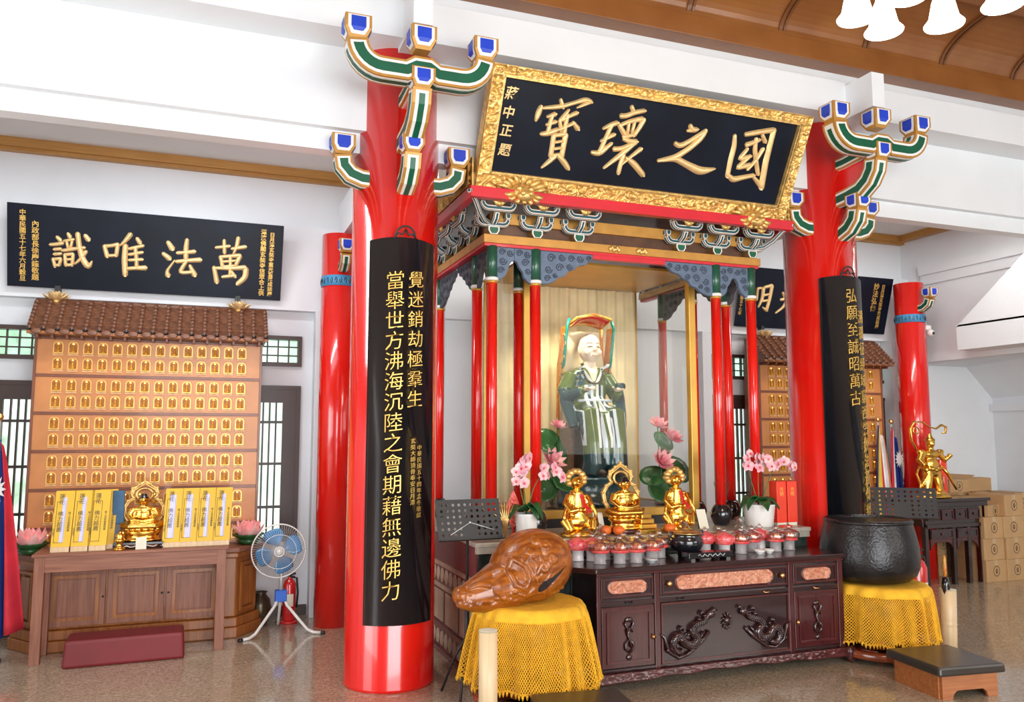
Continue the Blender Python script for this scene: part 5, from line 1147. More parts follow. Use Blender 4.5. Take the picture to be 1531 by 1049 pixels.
bpy.data.objects.remove(to); bpy.data.objects.remove(co)
me.materials.clear(); me.materials.append(M['fishw']); me.polygons.foreach_set('use_smooth', [True]*len(me.polygons))
o = bpy.data.objects.new('body', me); COL.objects.link(o); o.parent = fs_
def slp(u, v_):
    q_ = cm @ Vector((u, 0, v_)); return onb(q_.x, q_.z, -.016)
m1 = MB(); n = 12
def hw(u): return .030*max(0, 1-((u+.05)/.036)**2)**.5 if u < -.05 else .030-(.025)*min(1, (u+.05)/.18)**.7
m1.grid(lambda a, b_: slp(-.085+.213*a, (2*b_-1)*hw(-.085+.213*a)*1.04), 30, 4); m1.build('slit_shade', 'blackm', fs_, label='black patch for the shade inside the wooden fish mouth slit')  # black patch set in the groove to stand for its inner shade
# ================================================================ MEMORIAL CABINETS IN THE SIDE BAYS
M['railbrown'] = pm('red_brown_cabinet_edge', (.20, .06, .025), .4, coat=.2, var=.15)
M['nichef'] = pm('gilt_niche_frame', (.72, .42, .10), .35, metal=.5, var=.1)
M['nichel'] = pm('pale_name_strip', (.68, .42, .18), .5, var=.2, scale=60)
niche_src = None; tiles_src = {}
def memorial(x0, lab, clab):
    """x0: left edge; 1.67 wide"""
    global niche_src
    ct = thing('altar_counter', clab, 'counter', (x0+.835, 6.80, 0))
    Wd = .835
    def oct_(e, y=0): return [(-Wd-e, .58), (-Wd-e, .22-e*.4), (-Wd+.16-e*.4, -e+y), (Wd-.16+e*.4, -e+y), (Wd+e, .22-e*.4), (Wd+e, .58)]
    for n_, e, z0, z1, mt in (('plinth', .05, 0, .08, 'orangew'), ('plinth', .035, .08, .15, 'orangew'), ('carcass', 0, .15, .60, 'orangew'), ('cornice', .03, .60, .64, 'orangew'), ('counter_top', .045, .64, .68, 'brown')):
        m1 = MB(); m1.prism(oct_(e), z0, z1, fXY); m1.build(n_, mt, ct, bevel=.008)
    for i in range(3):
        a = -.62+.40*i
        d = MB().span((a, -.022, .17), (a+.385, .0, .575)).build('door', 'brownv', ct, bevel=.003)
        m1 = MB(); frame(m1, a+.04, a+.345, .21, .535, -.030, -.018, .022); m1.build('door_moulding', 'orangew', d)
        MB().span((a+.07, -.027, .24), (a+.315, -.02, .505)).build('door_panel', 'brownv', d, bevel=.004)
        m1 = MB(); m1.ell((a+(.37 if i < 2 else .015), -.028, .37), .008, nu=8, nv=6); m1.build('knob', 'blackm', d)
    for s_ in (-1, 1):       # canted corner panels
        Mx = T(s_*(Wd-.075), .105, 0, s_*radians(54))
        m1 = MB(Mx); frame(m1, -.10, .10, .19, .56, -.022, -.004, .02); m1.span((-.06, -.018, .23), (.06, -.004, .52)); m1.build('corner_panel', 'orangew', ct)
    t = thing('memorial_cabinet', lab, 'cabinet', (x0+.835, 7.05, .68))
    B = .68
    MB().span((-.835, .012, 0), (.835, .24, 1.62)).build('case', 'railbrown', t)
    for s_ in (-1, 1): MB().span((s_*.835, -.01, 0), (s_*.815, .02, 1.62)).build('side_edge', 'railbrown', t, bevel=.002)
    for k in range(6):
        zt = 2.283-.2905*k; zb = max(zt-.266, .69)
        if k == 5 and zt < .75: break
        MB().span((-.815, -.006, zt-B+.0), (.815, .014, zt-B+.0245)).build('shelf_rail', 'railbrown', t, bevel=.002)
        p = MB().span((-.815, .0, zb-B), (.815, .012, zt-B)).build('niche_panel', 'nichep', t)
        for rr in range(2):
            zc = zt-.063-.125*rr-B
            if zc < .02: continue
            for c in range(14):
                xx = -.672+.1034*c
                if niche_src is None:
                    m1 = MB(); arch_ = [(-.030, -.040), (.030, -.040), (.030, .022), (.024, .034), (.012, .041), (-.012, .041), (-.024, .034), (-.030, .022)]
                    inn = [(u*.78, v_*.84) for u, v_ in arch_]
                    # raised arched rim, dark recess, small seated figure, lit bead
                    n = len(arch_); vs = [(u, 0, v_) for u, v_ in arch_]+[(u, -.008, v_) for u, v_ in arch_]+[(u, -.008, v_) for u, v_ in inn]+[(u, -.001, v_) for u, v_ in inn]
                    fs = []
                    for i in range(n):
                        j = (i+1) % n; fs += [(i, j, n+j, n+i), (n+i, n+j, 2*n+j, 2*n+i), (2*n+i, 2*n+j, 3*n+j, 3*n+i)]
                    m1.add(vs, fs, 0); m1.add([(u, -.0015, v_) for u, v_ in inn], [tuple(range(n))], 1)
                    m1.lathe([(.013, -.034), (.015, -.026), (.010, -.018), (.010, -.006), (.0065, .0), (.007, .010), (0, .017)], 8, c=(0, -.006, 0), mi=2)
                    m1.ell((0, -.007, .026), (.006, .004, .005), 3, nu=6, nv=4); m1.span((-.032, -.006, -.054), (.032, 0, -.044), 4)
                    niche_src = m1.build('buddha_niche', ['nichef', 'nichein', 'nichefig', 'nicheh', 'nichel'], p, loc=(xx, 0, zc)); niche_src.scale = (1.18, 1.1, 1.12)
                else:
                    o = niche_src.copy(); COL.objects.link(o); o.parent = p; o.location = (xx, 0, zc)
    # roof
    ye, ze, yr, zr = -.16, 1.625, .10, 1.90
    MB().span((-.835, -.03, 1.62), (.835, .24, 1.66)).build('roof_beam', 'railbrown', t, bevel=.003)
    for i in range(17): MB().span((-.80+.1*i-.008, -.13, 1.60), (-.80+.1*i+.008, -.01, 1.625)).build('rafter_end', 'railbrown', t)
    MB().span((-.865, -.165, 1.625), (.865, -.14, 1.65)).build('eave_board', 'orangew', t, bevel=.003)
    rb = MB(); rb.prism([(ye, ze+.02), (yr, zr), (.20, zr), (.20, 1.62), (ye, ze)], -.85, .85, fYZ); rf = rb.build('roof_deck', 'tile', t)
    n = 18; pit = 1.70/n
    for i in range(n+1):
        x = -.85+pit*i
        if ('r' not in tiles_src):
            m1 = MB()
            for k in range(8):
                q0, q1 = k/8, (k+1)/8; y0_, z0_, y1_, z1_ = ye+(yr-ye)*q0, ze+.035+(zr-ze-.02)*q0, ye+(yr-ye)*q1, ze+.035+(zr-ze-.02)*q1
                m1.tube([(0, y0_-.006, z0_+.004), (0, y1_, z1_)], [.018, .016], 8)
            m1.tube([(0, ye-.010, ze+.036), (0, ye-.004, ze+.038)], [.014, .014], 8, 1)
            tiles_src['r'] = m1.build('roll_tile', ['tile', 'black'], rf, loc=(x, 0, 0))
        else: o = tiles_src['r'].copy(); COL.objects.link(o); o.parent = rf; o.location = (x, 0, 0)
    for i in range(n):
        x = -.85+pit*(i+.5)
        if 'p' not in tiles_src:
            m1 = MB()
            for k in range(11):
                q0, q1 = k/11, (k+1.25)/11
                def g(u, v_, q0=q0, q1=q1):
                    q_ = q0+(q1-q0)*v_; s_ = (u-.5)*2
                    return (s_*pit*.42, ye-.004+(yr-ye)*q_, ze+.020+(zr-ze-.02)*q_+.012*s_*s_+(.010*(1-v_)))
                m1.grid(g, 4, 1)
                m1.add([g(0, 0), g(.5, 0), g(1, 0), (pit*.42, g(1, 0)[1]+.006, g(1, 0)[2]-.014), (0, g(.5, 0)[1]+.006, g(.5, 0)[2]-.012), (-pit*.42, g(0, 0)[1]+.006, g(0, 0)[2]-.014)], [(0, 1, 4, 5), (1, 2, 3, 4)])
            m1.ell((0, ye-.008, ze+.020), (pit*.40, .004, .020), 0, nu=10, nv=5)
            tiles_src['p'] = m1.build('pan_tile_row', 'tile', rf, loc=(x, 0, 0), solid=.0)
        else: o = tiles_src['p'].copy(); COL.objects.link(o); o.parent = rf; o.location = (x, 0, 0)
    m1 = MB(); m1.tube([(-.86, .12, zr+.015), (.86, .12, zr+.015)], .022, 8); m1.build('ridge_tile', 'tile', t)
    return t
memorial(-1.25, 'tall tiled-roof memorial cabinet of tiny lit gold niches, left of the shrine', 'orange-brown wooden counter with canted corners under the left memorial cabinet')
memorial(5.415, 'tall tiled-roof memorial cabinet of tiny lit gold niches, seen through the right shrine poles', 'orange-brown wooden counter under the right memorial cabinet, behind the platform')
def finial(x, lab, z=2.60, y=7.17):
    t = thing('lotus_finial', lab, 'ornament', (x, y, z), 0, 'gold lotus finials')
    m1 = MB(); lotus_flower(m1, (0, 0, 0), .115, 0, 0, ((9, .45, 1.0), (8, .85, .85), (6, 1.2, .7))); m1.build('petals', 'goldchar', t, solid=.004)
    MB().lathe([(.03, -.02), (.035, 0), (.02, .01)], 12).build('base', 'goldleaf', t)
finial(-1.14, 'gold lotus finial at the left end of the left cabinet roof'); finial(.225, 'gold lotus finial at the right end of the left cabinet roof')
finial(5.60, 'gold lotus finial on the right cabinet roof, seen between the shrine poles'); 

# ---- table with yellow tablets
t = thing('long_table', 'long reddish-brown wooden table with square legs in the left bay', 'table', (-.445, 6.43, 0))
MB().span((-.635, -.01, .715), (.635, .34, .735)).build('table_top', 'brown', t, bevel=.003)
MB().span((-.57, .004, .61), (.57, .03, .715)).build('apron', 'brown', t, bevel=.002); MB().span((-.57, .30, .61), (.57, .325, .715)).build('apron', 'brown', t)
for x in (-1, 1):
    for y in (.0, .265): MB().span((x*.62, y, 0), (x*.555, y+.06, .715)).build('leg', 'brownv', t, bevel=.003)
    MB().span((x*.60, .06, .62), (x*.575, .265, .715)).build('side_apron', 'brown', t)
TZ = .7355
tl = [(-.925, 'yellow paper tablet at the far left of the table', 1, .02), (-.80, 'second yellow paper tablet from the left', 1, .015), (-.695, 'third yellow paper tablet from the left, just left of the blue plaque', 0, .01),
      (-.655, 'yellow paper tablet standing behind the third from the left', 0, .0), (-.21, 'yellow paper tablet just right of the small gold buddha', 2, 0), (-.095, 'second yellow paper tablet right of the small gold buddha', 2, 0),
      (.02, 'third yellow paper tablet right of the small gold buddha', 1, 0), (.135, 'yellow paper tablet at the right end of the table', 1, 0)]
for i, (x, lb, kind, tl_) in enumerate(tl):
    y = 6.53 if i != 3 else 6.60
    t = thing('paper_tablet', lb, 'tablet', (x, y, TZ), 0, 'yellow paper tablets')
    MB().span((-.058, -.03, 0), (.058, .03, .035)).build('wooden_foot', 'bamboo', t, bevel=.002)
    m1 = MB(); f = lambda u, v_, w_: (u+.06*v_*.6, w_+.10*v_, .035+v_); m1.prism([(-.060, 0), (.060, 0), (.060, .385), (-.060, .385)], -.012, .012, f); m1.build('board', 'ytab', t)
    ff = lambda u, v_, e: (u+.06*v_*.6, -.0125-e+.10*v_, .035+v_)
    m1 = MB()
    for a, b_ in (((-.045, .03), (-.045, .31)), ((.010, .03), (.010, .31)), ((-.045, .03), (.010, .03)), ((-.045, .31), (.010, .31))): m1.tube([ff(a[0], a[1], .0005), ff(b_[0], b_[1], .0005)], .0012, 4)
    m1.build('printed_frame', 'ink', t)
    if kind: m1 = MB(); a, b_ = ((-.012, .014) if kind == 1 else (-.028, .014)); m1.add([ff(a, .03, .001), ff(b_, .03, .001), ff(b_, .34, .001), ff(a, .34, .001)], [(0, 1, 2, 3)]); m1.build('paper_strip', 'lilac', t)
    def wr(s_, u, v_, size): text(vert(s_), 'writing', 'ink', t, lambda X_, Y_, Z_: Vector(ff(u+X_, v_+Y_, .0015+max(0, Z_))), size, .0002, 0, 1.0)
    wr('蓮花', -.018, .325, .038); wr('佛力超薦', -.018, .17, .036); wr('陽上合家眷屬敬薦', .038, .17, .017); wr('往生蓮位', -.052, .10, .013)
t = thing('blue_plaque', 'narrow blue upright plaque on a small stand, left of the small gold buddha', 'plaque', (-.575, 6.62, TZ))
MB().span((-.04, -.012, .17), (.04, .012, .41)).build('panel', 'bluepl', t, bevel=.006); MB().span((-.05, -.03, 0), (.05, .03, .03)).span((-.02, -.015, .03), (.02, .015, .17)).build('stand', 'black', t)
g_ = buddha_fig('small_golden_buddha', 'small shiny gold buddha with a double halo on the long table', (-.405, 6.58, TZ+.05), .93, True); g_.scale = (1.3, 1.1, .90)
t = thing('black_stand', 'low black openwork stand under the small gold buddha on the long table', 'stand', (-.41, 6.57, TZ))
MB().span((-.15, -.08, .03), (.15, .08, .049)).build('top', 'black', t, bevel=.003)
for x in (-.13, .13):
    for y in (-.06, .06): m1 = MB(); m1.tube([(x, y, .03), (x*1.05, y*1.05, .014), (x*1.12, y*1.1, .002)], [.014, .010, .012], 6); m1.build('leg', 'black', t)
m1 = MB(); m1.tube([(-.11+.022*k, -.08, .02+.006*sin(k*2)) for k in range(11)], .004, 5); m1.build('gilt_fret', 'steel', t)
m1 = MB(); m1.span((-.035, -.004, 0), (.035, .004, .085)); single('offering_card', m1, 'paper', 'plain grey card leaning at the foot of the small gold buddha', 'card', (-.405, 6.478, TZ))
t = thing('brass_pagoda_lamp', 'low brass stepped lamp beside the small gold buddha', 'lamp', (-.545, 6.49, TZ))
MB().lathe([(.04, 0), (.042, .01), (.025, .02), (.02, .05), (.036, .06), (.036, .075), (.022, .085), (.034, .10), (0, .13)], 14).build('body', 'gold', t)

def big_lotus(loc, lab, s=.175):
    t = thing('lotus_lamp', lab, 'lamp', loc, 0, 'pink lotus lamps')
    m1 = MB()
    for k in range(8):
        a = 2*pi*k/8; leaf_disc(m1, (.07*cos(a), .07*sin(a), .045), .065, .35, a-pi/2, 0, .3, 8)
    m1.build('green_leaves', 'leaf', t, solid=.004)
    MB().lathe([(.05, 0), (.07, .01), (.09, .035), (.05, .05)], 16).build('base', 'leaf', t)
    m1 = MB(); lotus_flower(m1, (0, 0, .04), s, 0, 0, ((9, .75, 1.0), (9, 1.0, 1.0), (7, 1.25, .9))); m1.build('pink_petals', 'pinklit', t, solid=.003)
    MB().lathe([(.02, .05), (.03, .08), (0, .085)], 10).build('seed_head', 'ytab', t)
M['pinklit'] = pm('pale_pink_lamp_petal', (.86, .30, .30), .4, col2=(.90, .60, .55), scale=9, emit=.15)
big_lotus((-1.17, 6.90, .681), 'pink lotus lamp at the left end of the left counter'); big_lotus((.35, 6.94, .681), 'pink lotus lamp at the right end of the left counter, above the fan')
m1 = MB(); Q = [(-.86, 6.42), (-.08, 6.42), (-.08, 6.72), (-.86, 6.72)]
single('kneeling_cushion', MB().box((0, 0, .09), (.76, .28, .18), 0, 0, .97), 'maroon', 'long dark red padded kneeling bench in front of the long table', 'bench', (-.465, 6.40, 0), .02, bevel=.02, seg=3)

# flag in the left corner
def flag(loc, lab, cols, zt, zb, wtop, wbot, seed, emblem=False):
    t = thing('draped_flag', lab, 'flag', loc); rnd = random.Random(seed); L = zt-zb
    MB().tube([(0, 0, .02), (0, 0, zt+.03)], .011, 8).build('pole', 'steel', t)
    MB().lathe([(0, zt+.03), (.02, zt+.035), (.028, zt+.055), (.02, zt+.078), (0, zt+.085)], 12).build('finial', 'brass', t)
    MB().lathe([(.10, 0), (.10, .015), (.02, .03), (.014, .10)], 16).build('stand_foot', 'blackm', t)
    n = len(cols)
    for i, c in enumerate(cols):
        a0, a1 = i/n, (i+1)/n
        def g(u, v_):
            q_ = a0+(a1-a0)*u; wd = wtop+(wbot-wtop)*v_**.8
            return (wd*(q_-.42)+.02*sin(q_*19+v_*2)*v_, -.02-.03*sin(q_*23+1)*(.3+v_)-.02*sin(q_*9), zt-L*v_*(1-.10*abs(q_-.5))-.15*q_*(1-v_))
        m1 = MB(); m1.grid(g, 10, 18); m1.build('stripe', c, t, solid=.003)
    if emblem:
        m1 = MB()
        zc = zt-L*.30; xc = wtop*.0+(.02)
        m1.add([(xc+(.035 if k % 2 else .062)*cos(pi*k/12), -.075, zc+(.055 if k % 2 else .10)*sin(pi*k/12)) for k in range(24)], [tuple(range(24))]); m1.build('white_sun', 'flagwhite', t)
    return t
flag((-1.36, 6.62, 0), 'draped red and blue flag with a white sun, in the left corner', ['flagred', 'flagblue', 'flagwhite', 'flagblue', 'flagred'], 1.62, .14, .07, .36, 2, True)

# fan
t = thing('pedestal_fan', 'standing fan with blue blades and a white tripod, beside the left counter', 'fan', (.60, 6.78, 0))
fc = Vector((-.03, -.06, .645)); rg = .205
MB().tube([(0, 0, .27), (0, 0, .56)], .016, 12).build('pole', 'steel', t)
MB().span((-.045, -.03, .245), (.045, .03, .335)).build('blue_clamp', 'bluebox', t, bevel=.006)
for a in (-2.62, -.42, 1.55):
    c, s_ = cos(a), sin(a); m1 = MB(); pts = [(.02*c, .02*s_, .30), (.05*c, .05*s_, .22), (.15*c, .15*s_, .11), (.22*c, .22*s_, .035), (.27*c, .27*s_, .013), (.33*c, .33*s_, .012)]
    m1.tube(pts, .012, 8); m1.build('leg', 'porc', t); MB().tube([pts[-1], (.36*c, .36*s_, .012)], .014, 8).build('rubber_foot', 'blackm', t)
MB().lathe([(.0, 0), (.06, .01), (.065, .06), (.05, .12), (0, .14)], 18).build('motor', 'steel', t, loc=tuple(fc+Vector((0, .02, -.0)))).rotation_euler = (-pi/2, 0, 0)
for k in range(4):
    m1 = MB(); a0 = k*pi/2+.35
    def g(u, v_):
        r_ = .04+.135*u; a = a0+(v_-.5)*(.55+.75*sin(pi*min(1, u*1.0))*.8+.2*u); return (fc.x+r_*cos(a), fc.y+(v_-.5)*.05, fc.z+r_*sin(a))
    m1.grid(g, 8, 6); m1.build('blade', 'fanblue', t, solid=.003)
MB().lathe([(0, -.052), (.030, -.050), (.036, -.03), (.036, .0)], 20).build('hub', 'porc', t, loc=tuple(fc)).rotation_euler = (-pi/2, 0, 0)
m1 = MB()
for s_ in (-1, 1):
    for k in range(64):
        a = 2*pi*k/64; m1.tube([(fc.x+.03*cos(a), fc.y+s_*.065, fc.z+.03*sin(a)), (fc.x+.13*cos(a+.15), fc.y+s_*.06, fc.z+.13*sin(a+.15)), (fc.x+rg*cos(a+.2), fc.y, fc.z+rg*sin(a+.2))], .0011, 4, cap=False)
m1.build('guard_wires', 'wire', t, kind='stuff')
m1 = MB()
for rr, yy, w_ in ((rg, 0, .006), (.13, -.06, .0022), (.036, -.066, .004)): m1.tube([(fc.x+rr*cos(2*pi*k/48), fc.y+yy, fc.z+rr*sin(2*pi*k/48)) for k in range(49)], w_, 6)
m1.build('guard_rim', 'porc', t)
# urn, extinguisher
t = thing('bronze_urn', 'tall greenish-brown glazed urn on the floor behind the fan', 'urn', (.47, 7.12, 0))
MB().lathe([(.055, 0), (.06, .02), (.08, .08), (.088, .15), (.075, .21), (.045, .245), (.042, .255), (.058, .268), (.05, .27), (.038, .255), (0, .25)], 28).build('body', 'urn', t)
def extinguisher(loc, lab, h, r_):
    t = thing('fire_extinguisher', lab, 'fire extinguisher', loc)
    MB().lathe([(r_*.9, .02), (r_, .035), (r_, h*.78), (r_*.75, h*.86), (r_*.3, h*.9), (r_*.3, h*.93)], 24).build('cylinder', 'extred', t)
    MB().lathe([(r_*1.35, 0), (r_*1.45, .01), (r_*1.3, .02), (0, .022)], 20).build('tray', 'extred', t)
    m1 = MB(); m1.tube([(0, 0, h*.92), (0, 0, h*.97), (r_*.9, -.01, h)], .009, 6); m1.tube([(0, 0, h*.95), (r_*.8, -.01, h*.93)], .007, 6); m1.build('lever', 'blackm', t)
    MB().tube([(0, 0, h*.93), (r_*1.1, 0, h*.9), (r_*1.3, 0, h*.6), (r_*1.15, 0, h*.3)], .009, 8).build('hose', 'blackm', t)
    m1 = MB(); m1.grid(lambda u, v_: ((r_+.001)*cos(-2.2+1.2*u), (r_+.001)*sin(-2.2+1.2*u), h*.35+h*.25*v_), 8, 1); m1.build('label', 'paper', t)
extinguisher((.70, 7.13, 0), 'red fire extinguisher standing behind the fan', .40, .052)
# ================================================================ RIGHT SIDE
turned_stand('turned red-brown stand with a ring base under the dark bell bowl', (4.53, 4.62, 0), .34, .50, .26)
crochet_cloth('golden crochet cloth draped over the stand under the dark bell bowl', (4.53, 4.62, 0), .30, .375, .510, .135, 11, .94)
t = thing('bell_bowl', 'huge dark hammered bronze singing bowl on the right yellow cloth', 'bowl', (4.50, 4.67, .513)); t.scale = (.955, .955, .97)
MB().lathe([(.0, .0), (.20, .0), (.275, .018), (.325, .06), (.348, .12), (.352, .18), (.346, .26), (.328, .35), (.310, .42), (.304, .445), (.290, .448), (.290, .42), (.32, .30), (.325, .18), (.28, .08), (0, .04)], 72).build('body', 'bowl', t)
MB().lathe([(.309, .425), (.315, .43), (.315, .442), (.305, .452), (.290, .454), (.284, .444)], 72).build('rim', 'bowl', t)
def bamboo(loc, lab, h, r_, nodes, lean=(0, 0)):
    t = thing('bamboo_tube', lab, 'tube', loc); t.rotation_euler = (lean[0], lean[1], 0)
    prof = [(r_*.98, 0)]
    for z in nodes: prof += [(r_, z-.02), (r_*.97, z-.006), (r_*1.05, z), (r_*.98, z+.008), (r_, z+.03)]
    prof += [(r_, h), (r_*.86, h), (r_*.86, h*.55), (0, h*.55)]
    MB().lathe(prof, 28).build('tube', 'bamboo', t)
    m1 = MB()
    m1.lathe([(r_*.86, h+.0005), (r_, h+.0005), (r_, h-.006)], 28); m1.build('cut_rim', 'paper', t); return t
bamboo((1.44, 4.19, 0), 'pale bamboo tube standing in front of the left yellow cloth', .52, .050, [.13])
bamboo((4.96, 4.44, 0), 'pale bamboo tube standing right of the dark bell bowl', .46, .055, [.22], (0, .04))
t = thing('bell_striker', 'dark striker with an orange handle standing in the right bamboo tube', 'striker', (4.95, 4.43, .27))
MB().lathe([(.02, 0), (.024, .10), (.028, .22), (.022, .27), (0, .28)], 14).build('head', 'black', t); MB().lathe([(.011, .28), (.013, .33), (.010, .42), (0, .43)], 10).build('handle', 'carvor', t)
def stool(loc, rz, lab, sx=.42, sy=.42, h=.195):
    t = thing('kneeling_stool', lab, 'stool', loc, rz)
    MB().box((0, 0, h-.03), (sx+.05, sy+.05, .055), 0, 0, .985).build('padded_top', 'vinyl', t, bevel=.014)
    a, b_ = sx/2-.015, sy/2-.015
    for s_ in (-1, 1):
        m1 = MB(); prof = [(-a, 0), (-a+.07, 0), (-a+.08, .03), (-a+.105, .048), (a-.105, .048), (a-.08, .03), (a-.07, 0), (a, 0), (a, h-.055), (-a, h-.055)]
        m1.prism(prof, s_*b_-.01, s_*b_+.01, fXZ); m1.build('side_board', 'fishw2b', t, bevel=.002)
        m1 = MB(); m1.span((s_*a-.01, -b_+.011, 0), (s_*a+.01, b_-.011, h-.055)); m1.build('end_board', 'fishw2b', t, bevel=.002)
    return t
M['fishw2b'] = wood('orange_brown_stool_wood', (.30, .085, .02), (.40, .14, .04), 'x', .35, .3, bump=.03)
stool((4.325, 3.915, 0), radians(-7), 'low kneeling stool with a black padded top, right foreground')
stool((1.86, 3.86, 0), radians(-8), 'low kneeling stool with a black padded top, cut off below the wooden fish', .44, .42)

def music_stand(loc, rz, lab, zp, tilt, w_=.42, h_=.25, arms=False):
    t = thing('music_stand', lab, 'music stand', loc, rz)
    Mx = Matrix.Translation((0, 0, zp)) @ Matrix.Rotation(tilt, 4, 'X')
    nx, ny = 10, 6; cx, cy = (w_-.03)/nx, (h_-.03)/ny
    m1 = MB(Mx)
    def holes(y, flip):
        for i in range(nx):
            for j in range(ny):
                x0, z0 = -w_/2+.015+cx*i, -h_/2+.015+cy*j; xc, zc = x0+cx/2, z0+cy/2
                hole = not (j in (2,) and i in (3, 4, 5, 6) and False) and not (4 <= i <= 5 and j < 3)
                sq = [(x0, z0), (x0+cx/2, z0), (x0+cx, z0), (x0+cx, z0+cy/2), (x0+cx, z0+cy), (x0+cx/2, z0+cy), (x0, z0+cy), (x0, z0+cy/2)]
                if not hole: m1.add([(a, y, b_) for a, b_ in (sq[0], sq[2], sq[4], sq[6])], [(0, 1, 2, 3)]); continue
                rr = .0095; ci = [(xc+rr*cos(-3*pi/4+k*pi/4), zc+rr*sin(-3*pi/4+k*pi/4)) for k in range(8)]
                m1.add([(a, y, b_) for a, b_ in sq]+[(a, y, b_) for a, b_ in ci], [(k, (k+1) % 8, 8+(k+1) % 8, 8+k) for k in range(8)])
    holes(0, False); holes(.003, True)
    frame(m1, -w_/2, w_/2, -h_/2, h_/2, -.001, .004, .015)
    m1.build('desk', 'blackm', t, label='black desk plate pierced with round holes')
    m1 = MB(Mx); m1.span((-w_/2, -.04, -h_/2-.004), (w_/2, 0, -h_/2)); m1.build('ledge', 'blackm', t)
    if arms: m1 = MB(Mx); m1.tube([(0, -.006, -.02), (-.13, -.008, -.09)], .0025, 5); m1.tube([(0, -.006, -.02), (.15, -.008, -.07)], .0025, 5); m1.ell((0, -.007, -.02), .007, nu=8, nv=6); m1.build('page_holder', 'steel', t)
    MB().tube([(0, .03, .30), (0, .03, zp-.02), (0, .005, zp)], [.011, .009, .009], 8).build('pole', 'blackm', t)
    MB().tube([(0, .03, .25), (0, .03, .55)], .015, 10).build('sleeve', 'blackm', t)
    for k in range(3):
        a = pi/2+2*pi*k/3+.5; m1 = MB(); m1.tube([(0, .03, .36), (.10*cos(a), .03+.10*sin(a), .22), (.20*cos(a), .03+.20*sin(a), .008)], .008, 6); m1.build('leg', 'blackm', t)
    return t
music_stand((1.50, 4.72, 0), radians(3), 'black perforated music stand behind the wooden fish', 1.045, radians(-18), .41, .245, True)
music_stand((5.22, 5.04, 0), radians(-38), 'black perforated music stand behind the dark bell bowl', 1.01, radians(-20), .50, .25)
extinguisher((5.43, 5.14, 0), 'red fire extinguisher standing behind the right bamboo tube', .62, .085)

# black side altar with its guardian statue
t = thing('side_altar', 'black lacquered side altar table with small drawers, right background', 'table', (7.40, 6.46, 0))
MB().span((-.50, -.03, .845), (.49, .45, .885)).build('table_top', 'rose2', t, bevel=.004) if False else None
M['rose2'] = pm('near_black_lacquered_wood', (.018, .008, .008), .2, coat=.7, var=.3, scale=8)
MB().span((-.50, -.03, .85), (.49, .45, .885)).build('table_top', 'rose2', t, bevel=.004)
MB().span((-.46, -.015, .80), (.46, .44, .85)).build('top_moulding', 'rose2', t, bevel=.004)
MB().span((-.40, .01, .60), (.36, .40, .80)).build('drawer_case', 'rose2', t)
for i in range(4):
    d = MB().span((-.385+.188*i, -.006, .665), (-.215+.188*i, .012, .775)).build('drawer', 'rose2', t, bevel=.003); m1 = MB(); frame(m1, -.38+.188*i, -.22+.188*i, .67, .77, -.014, -.004, .010); m1.build('drawer_edge', 'rosem', d)
    m1 = MB(); m1.ell((-.30+.188*i, -.014, .72), (.014, .008, .014), nu=8, nv=6); m1.build('knob', 'rosem', d)
MB().span((-.40, -.008, .585), (.36, .03, .625)).build('rail', 'rose2', t, bevel=.003)
for x in (-.40, -.02, .19, .36): MB().span((x-.022, .0, 0), (x+.022, .05, .60)).build('leg', 'rose2', t, bevel=.003)
for x in (-.40, .36): MB().span((x-.022, .36, 0), (x+.022, .41, .60)).build('leg', 'rose2', t, bevel=.003)
for x0_ in (-.37, .0):
    w2 = .36 if x0_ < -.1 else .34
    d = MB().span((x0_+.02, .002, .47), (x0_+w2-.02, .03, .575)).build('drawer', 'rose2', t, bevel=.003); m1 = MB(); frame(m1, x0_+.03, x0_+w2-.03, .48, .565, -.006, .004, .010); m1.build('drawer_edge', 'rosem', d)
    m1 = MB(); m1.ell((x0_+w2/2, -.006, .52), (.016, .008, .014), nu=8, nv=6); m1.build('knob', 'rosem', d)
    m1 = MB(); m1.prism([(x0_+.02, .47), (x0_+.02, .36), (x0_+.05, .41), (x0_+.09, .44), (x0_+w2-.09, .44), (x0_+w2-.05, .41), (x0_+w2-.02, .36), (x0_+w2-.02, .47)], .005, .02, fXZ); m1.build('arched_bracket', 'rosem', t)
for s_, x in ((-1, -.44), (1, .42)): m1 = MB(); m1.prism([(x, .80), (x+s_*.06, .80), (x+s_*.03, .70), (x+s_*.01, .60), (x, .60)], .0, .03, fXZ); m1.build('corner_bracket', 'rose2', t)
gu = thing('guardian_statue', 'ornate gold guardian statue with looping ribbons on the black side altar', 'statue', (7.28, 6.62, .886)); gu.scale = (1.22, 1.15, 1.04)
m1 = MB(); m1.lathe([(.15, 0), (.16, .01), (.13, .03), (.12, .045)], 20, sq=(1.2, .8)); m1.ell((-.05, 0, .05), (.08, .07, .04)); m1.ell((.07, 0, .045), (.08, .06, .035)); m1.build('rock_base', 'gold', gu)
m1 = MB()
m1.ell((0, 0, .34), (.075, .055, .09)); m1.ell((0, 0, .44), (.095, .055, .05)); m1.ell((0, 0, .26), (.085, .06, .06))
for s_ in (-1, 1):
    m1.tube([(s_*.04, 0, .26), (s_*.06, -.01, .15), (s_*.075, -.01, .06)], [.05, .042, .035], 10); m1.tube([(s_*.09, 0, .45), (s_*.15, -.02, .38), (s_*.13 if s_ < 0 else .18, -.06, .44 if s_ > 0 else .33)], [.036, .032, .024], 10)
    m1.tube([(s_*.03, -.02, .30), (s_*.09, .0, .18), (s_*.13, .01, .10)], [.04, .035, .018], 8, flat=.5); m1.ell((s_*.11, 0, .465), (.04, .035, .028))
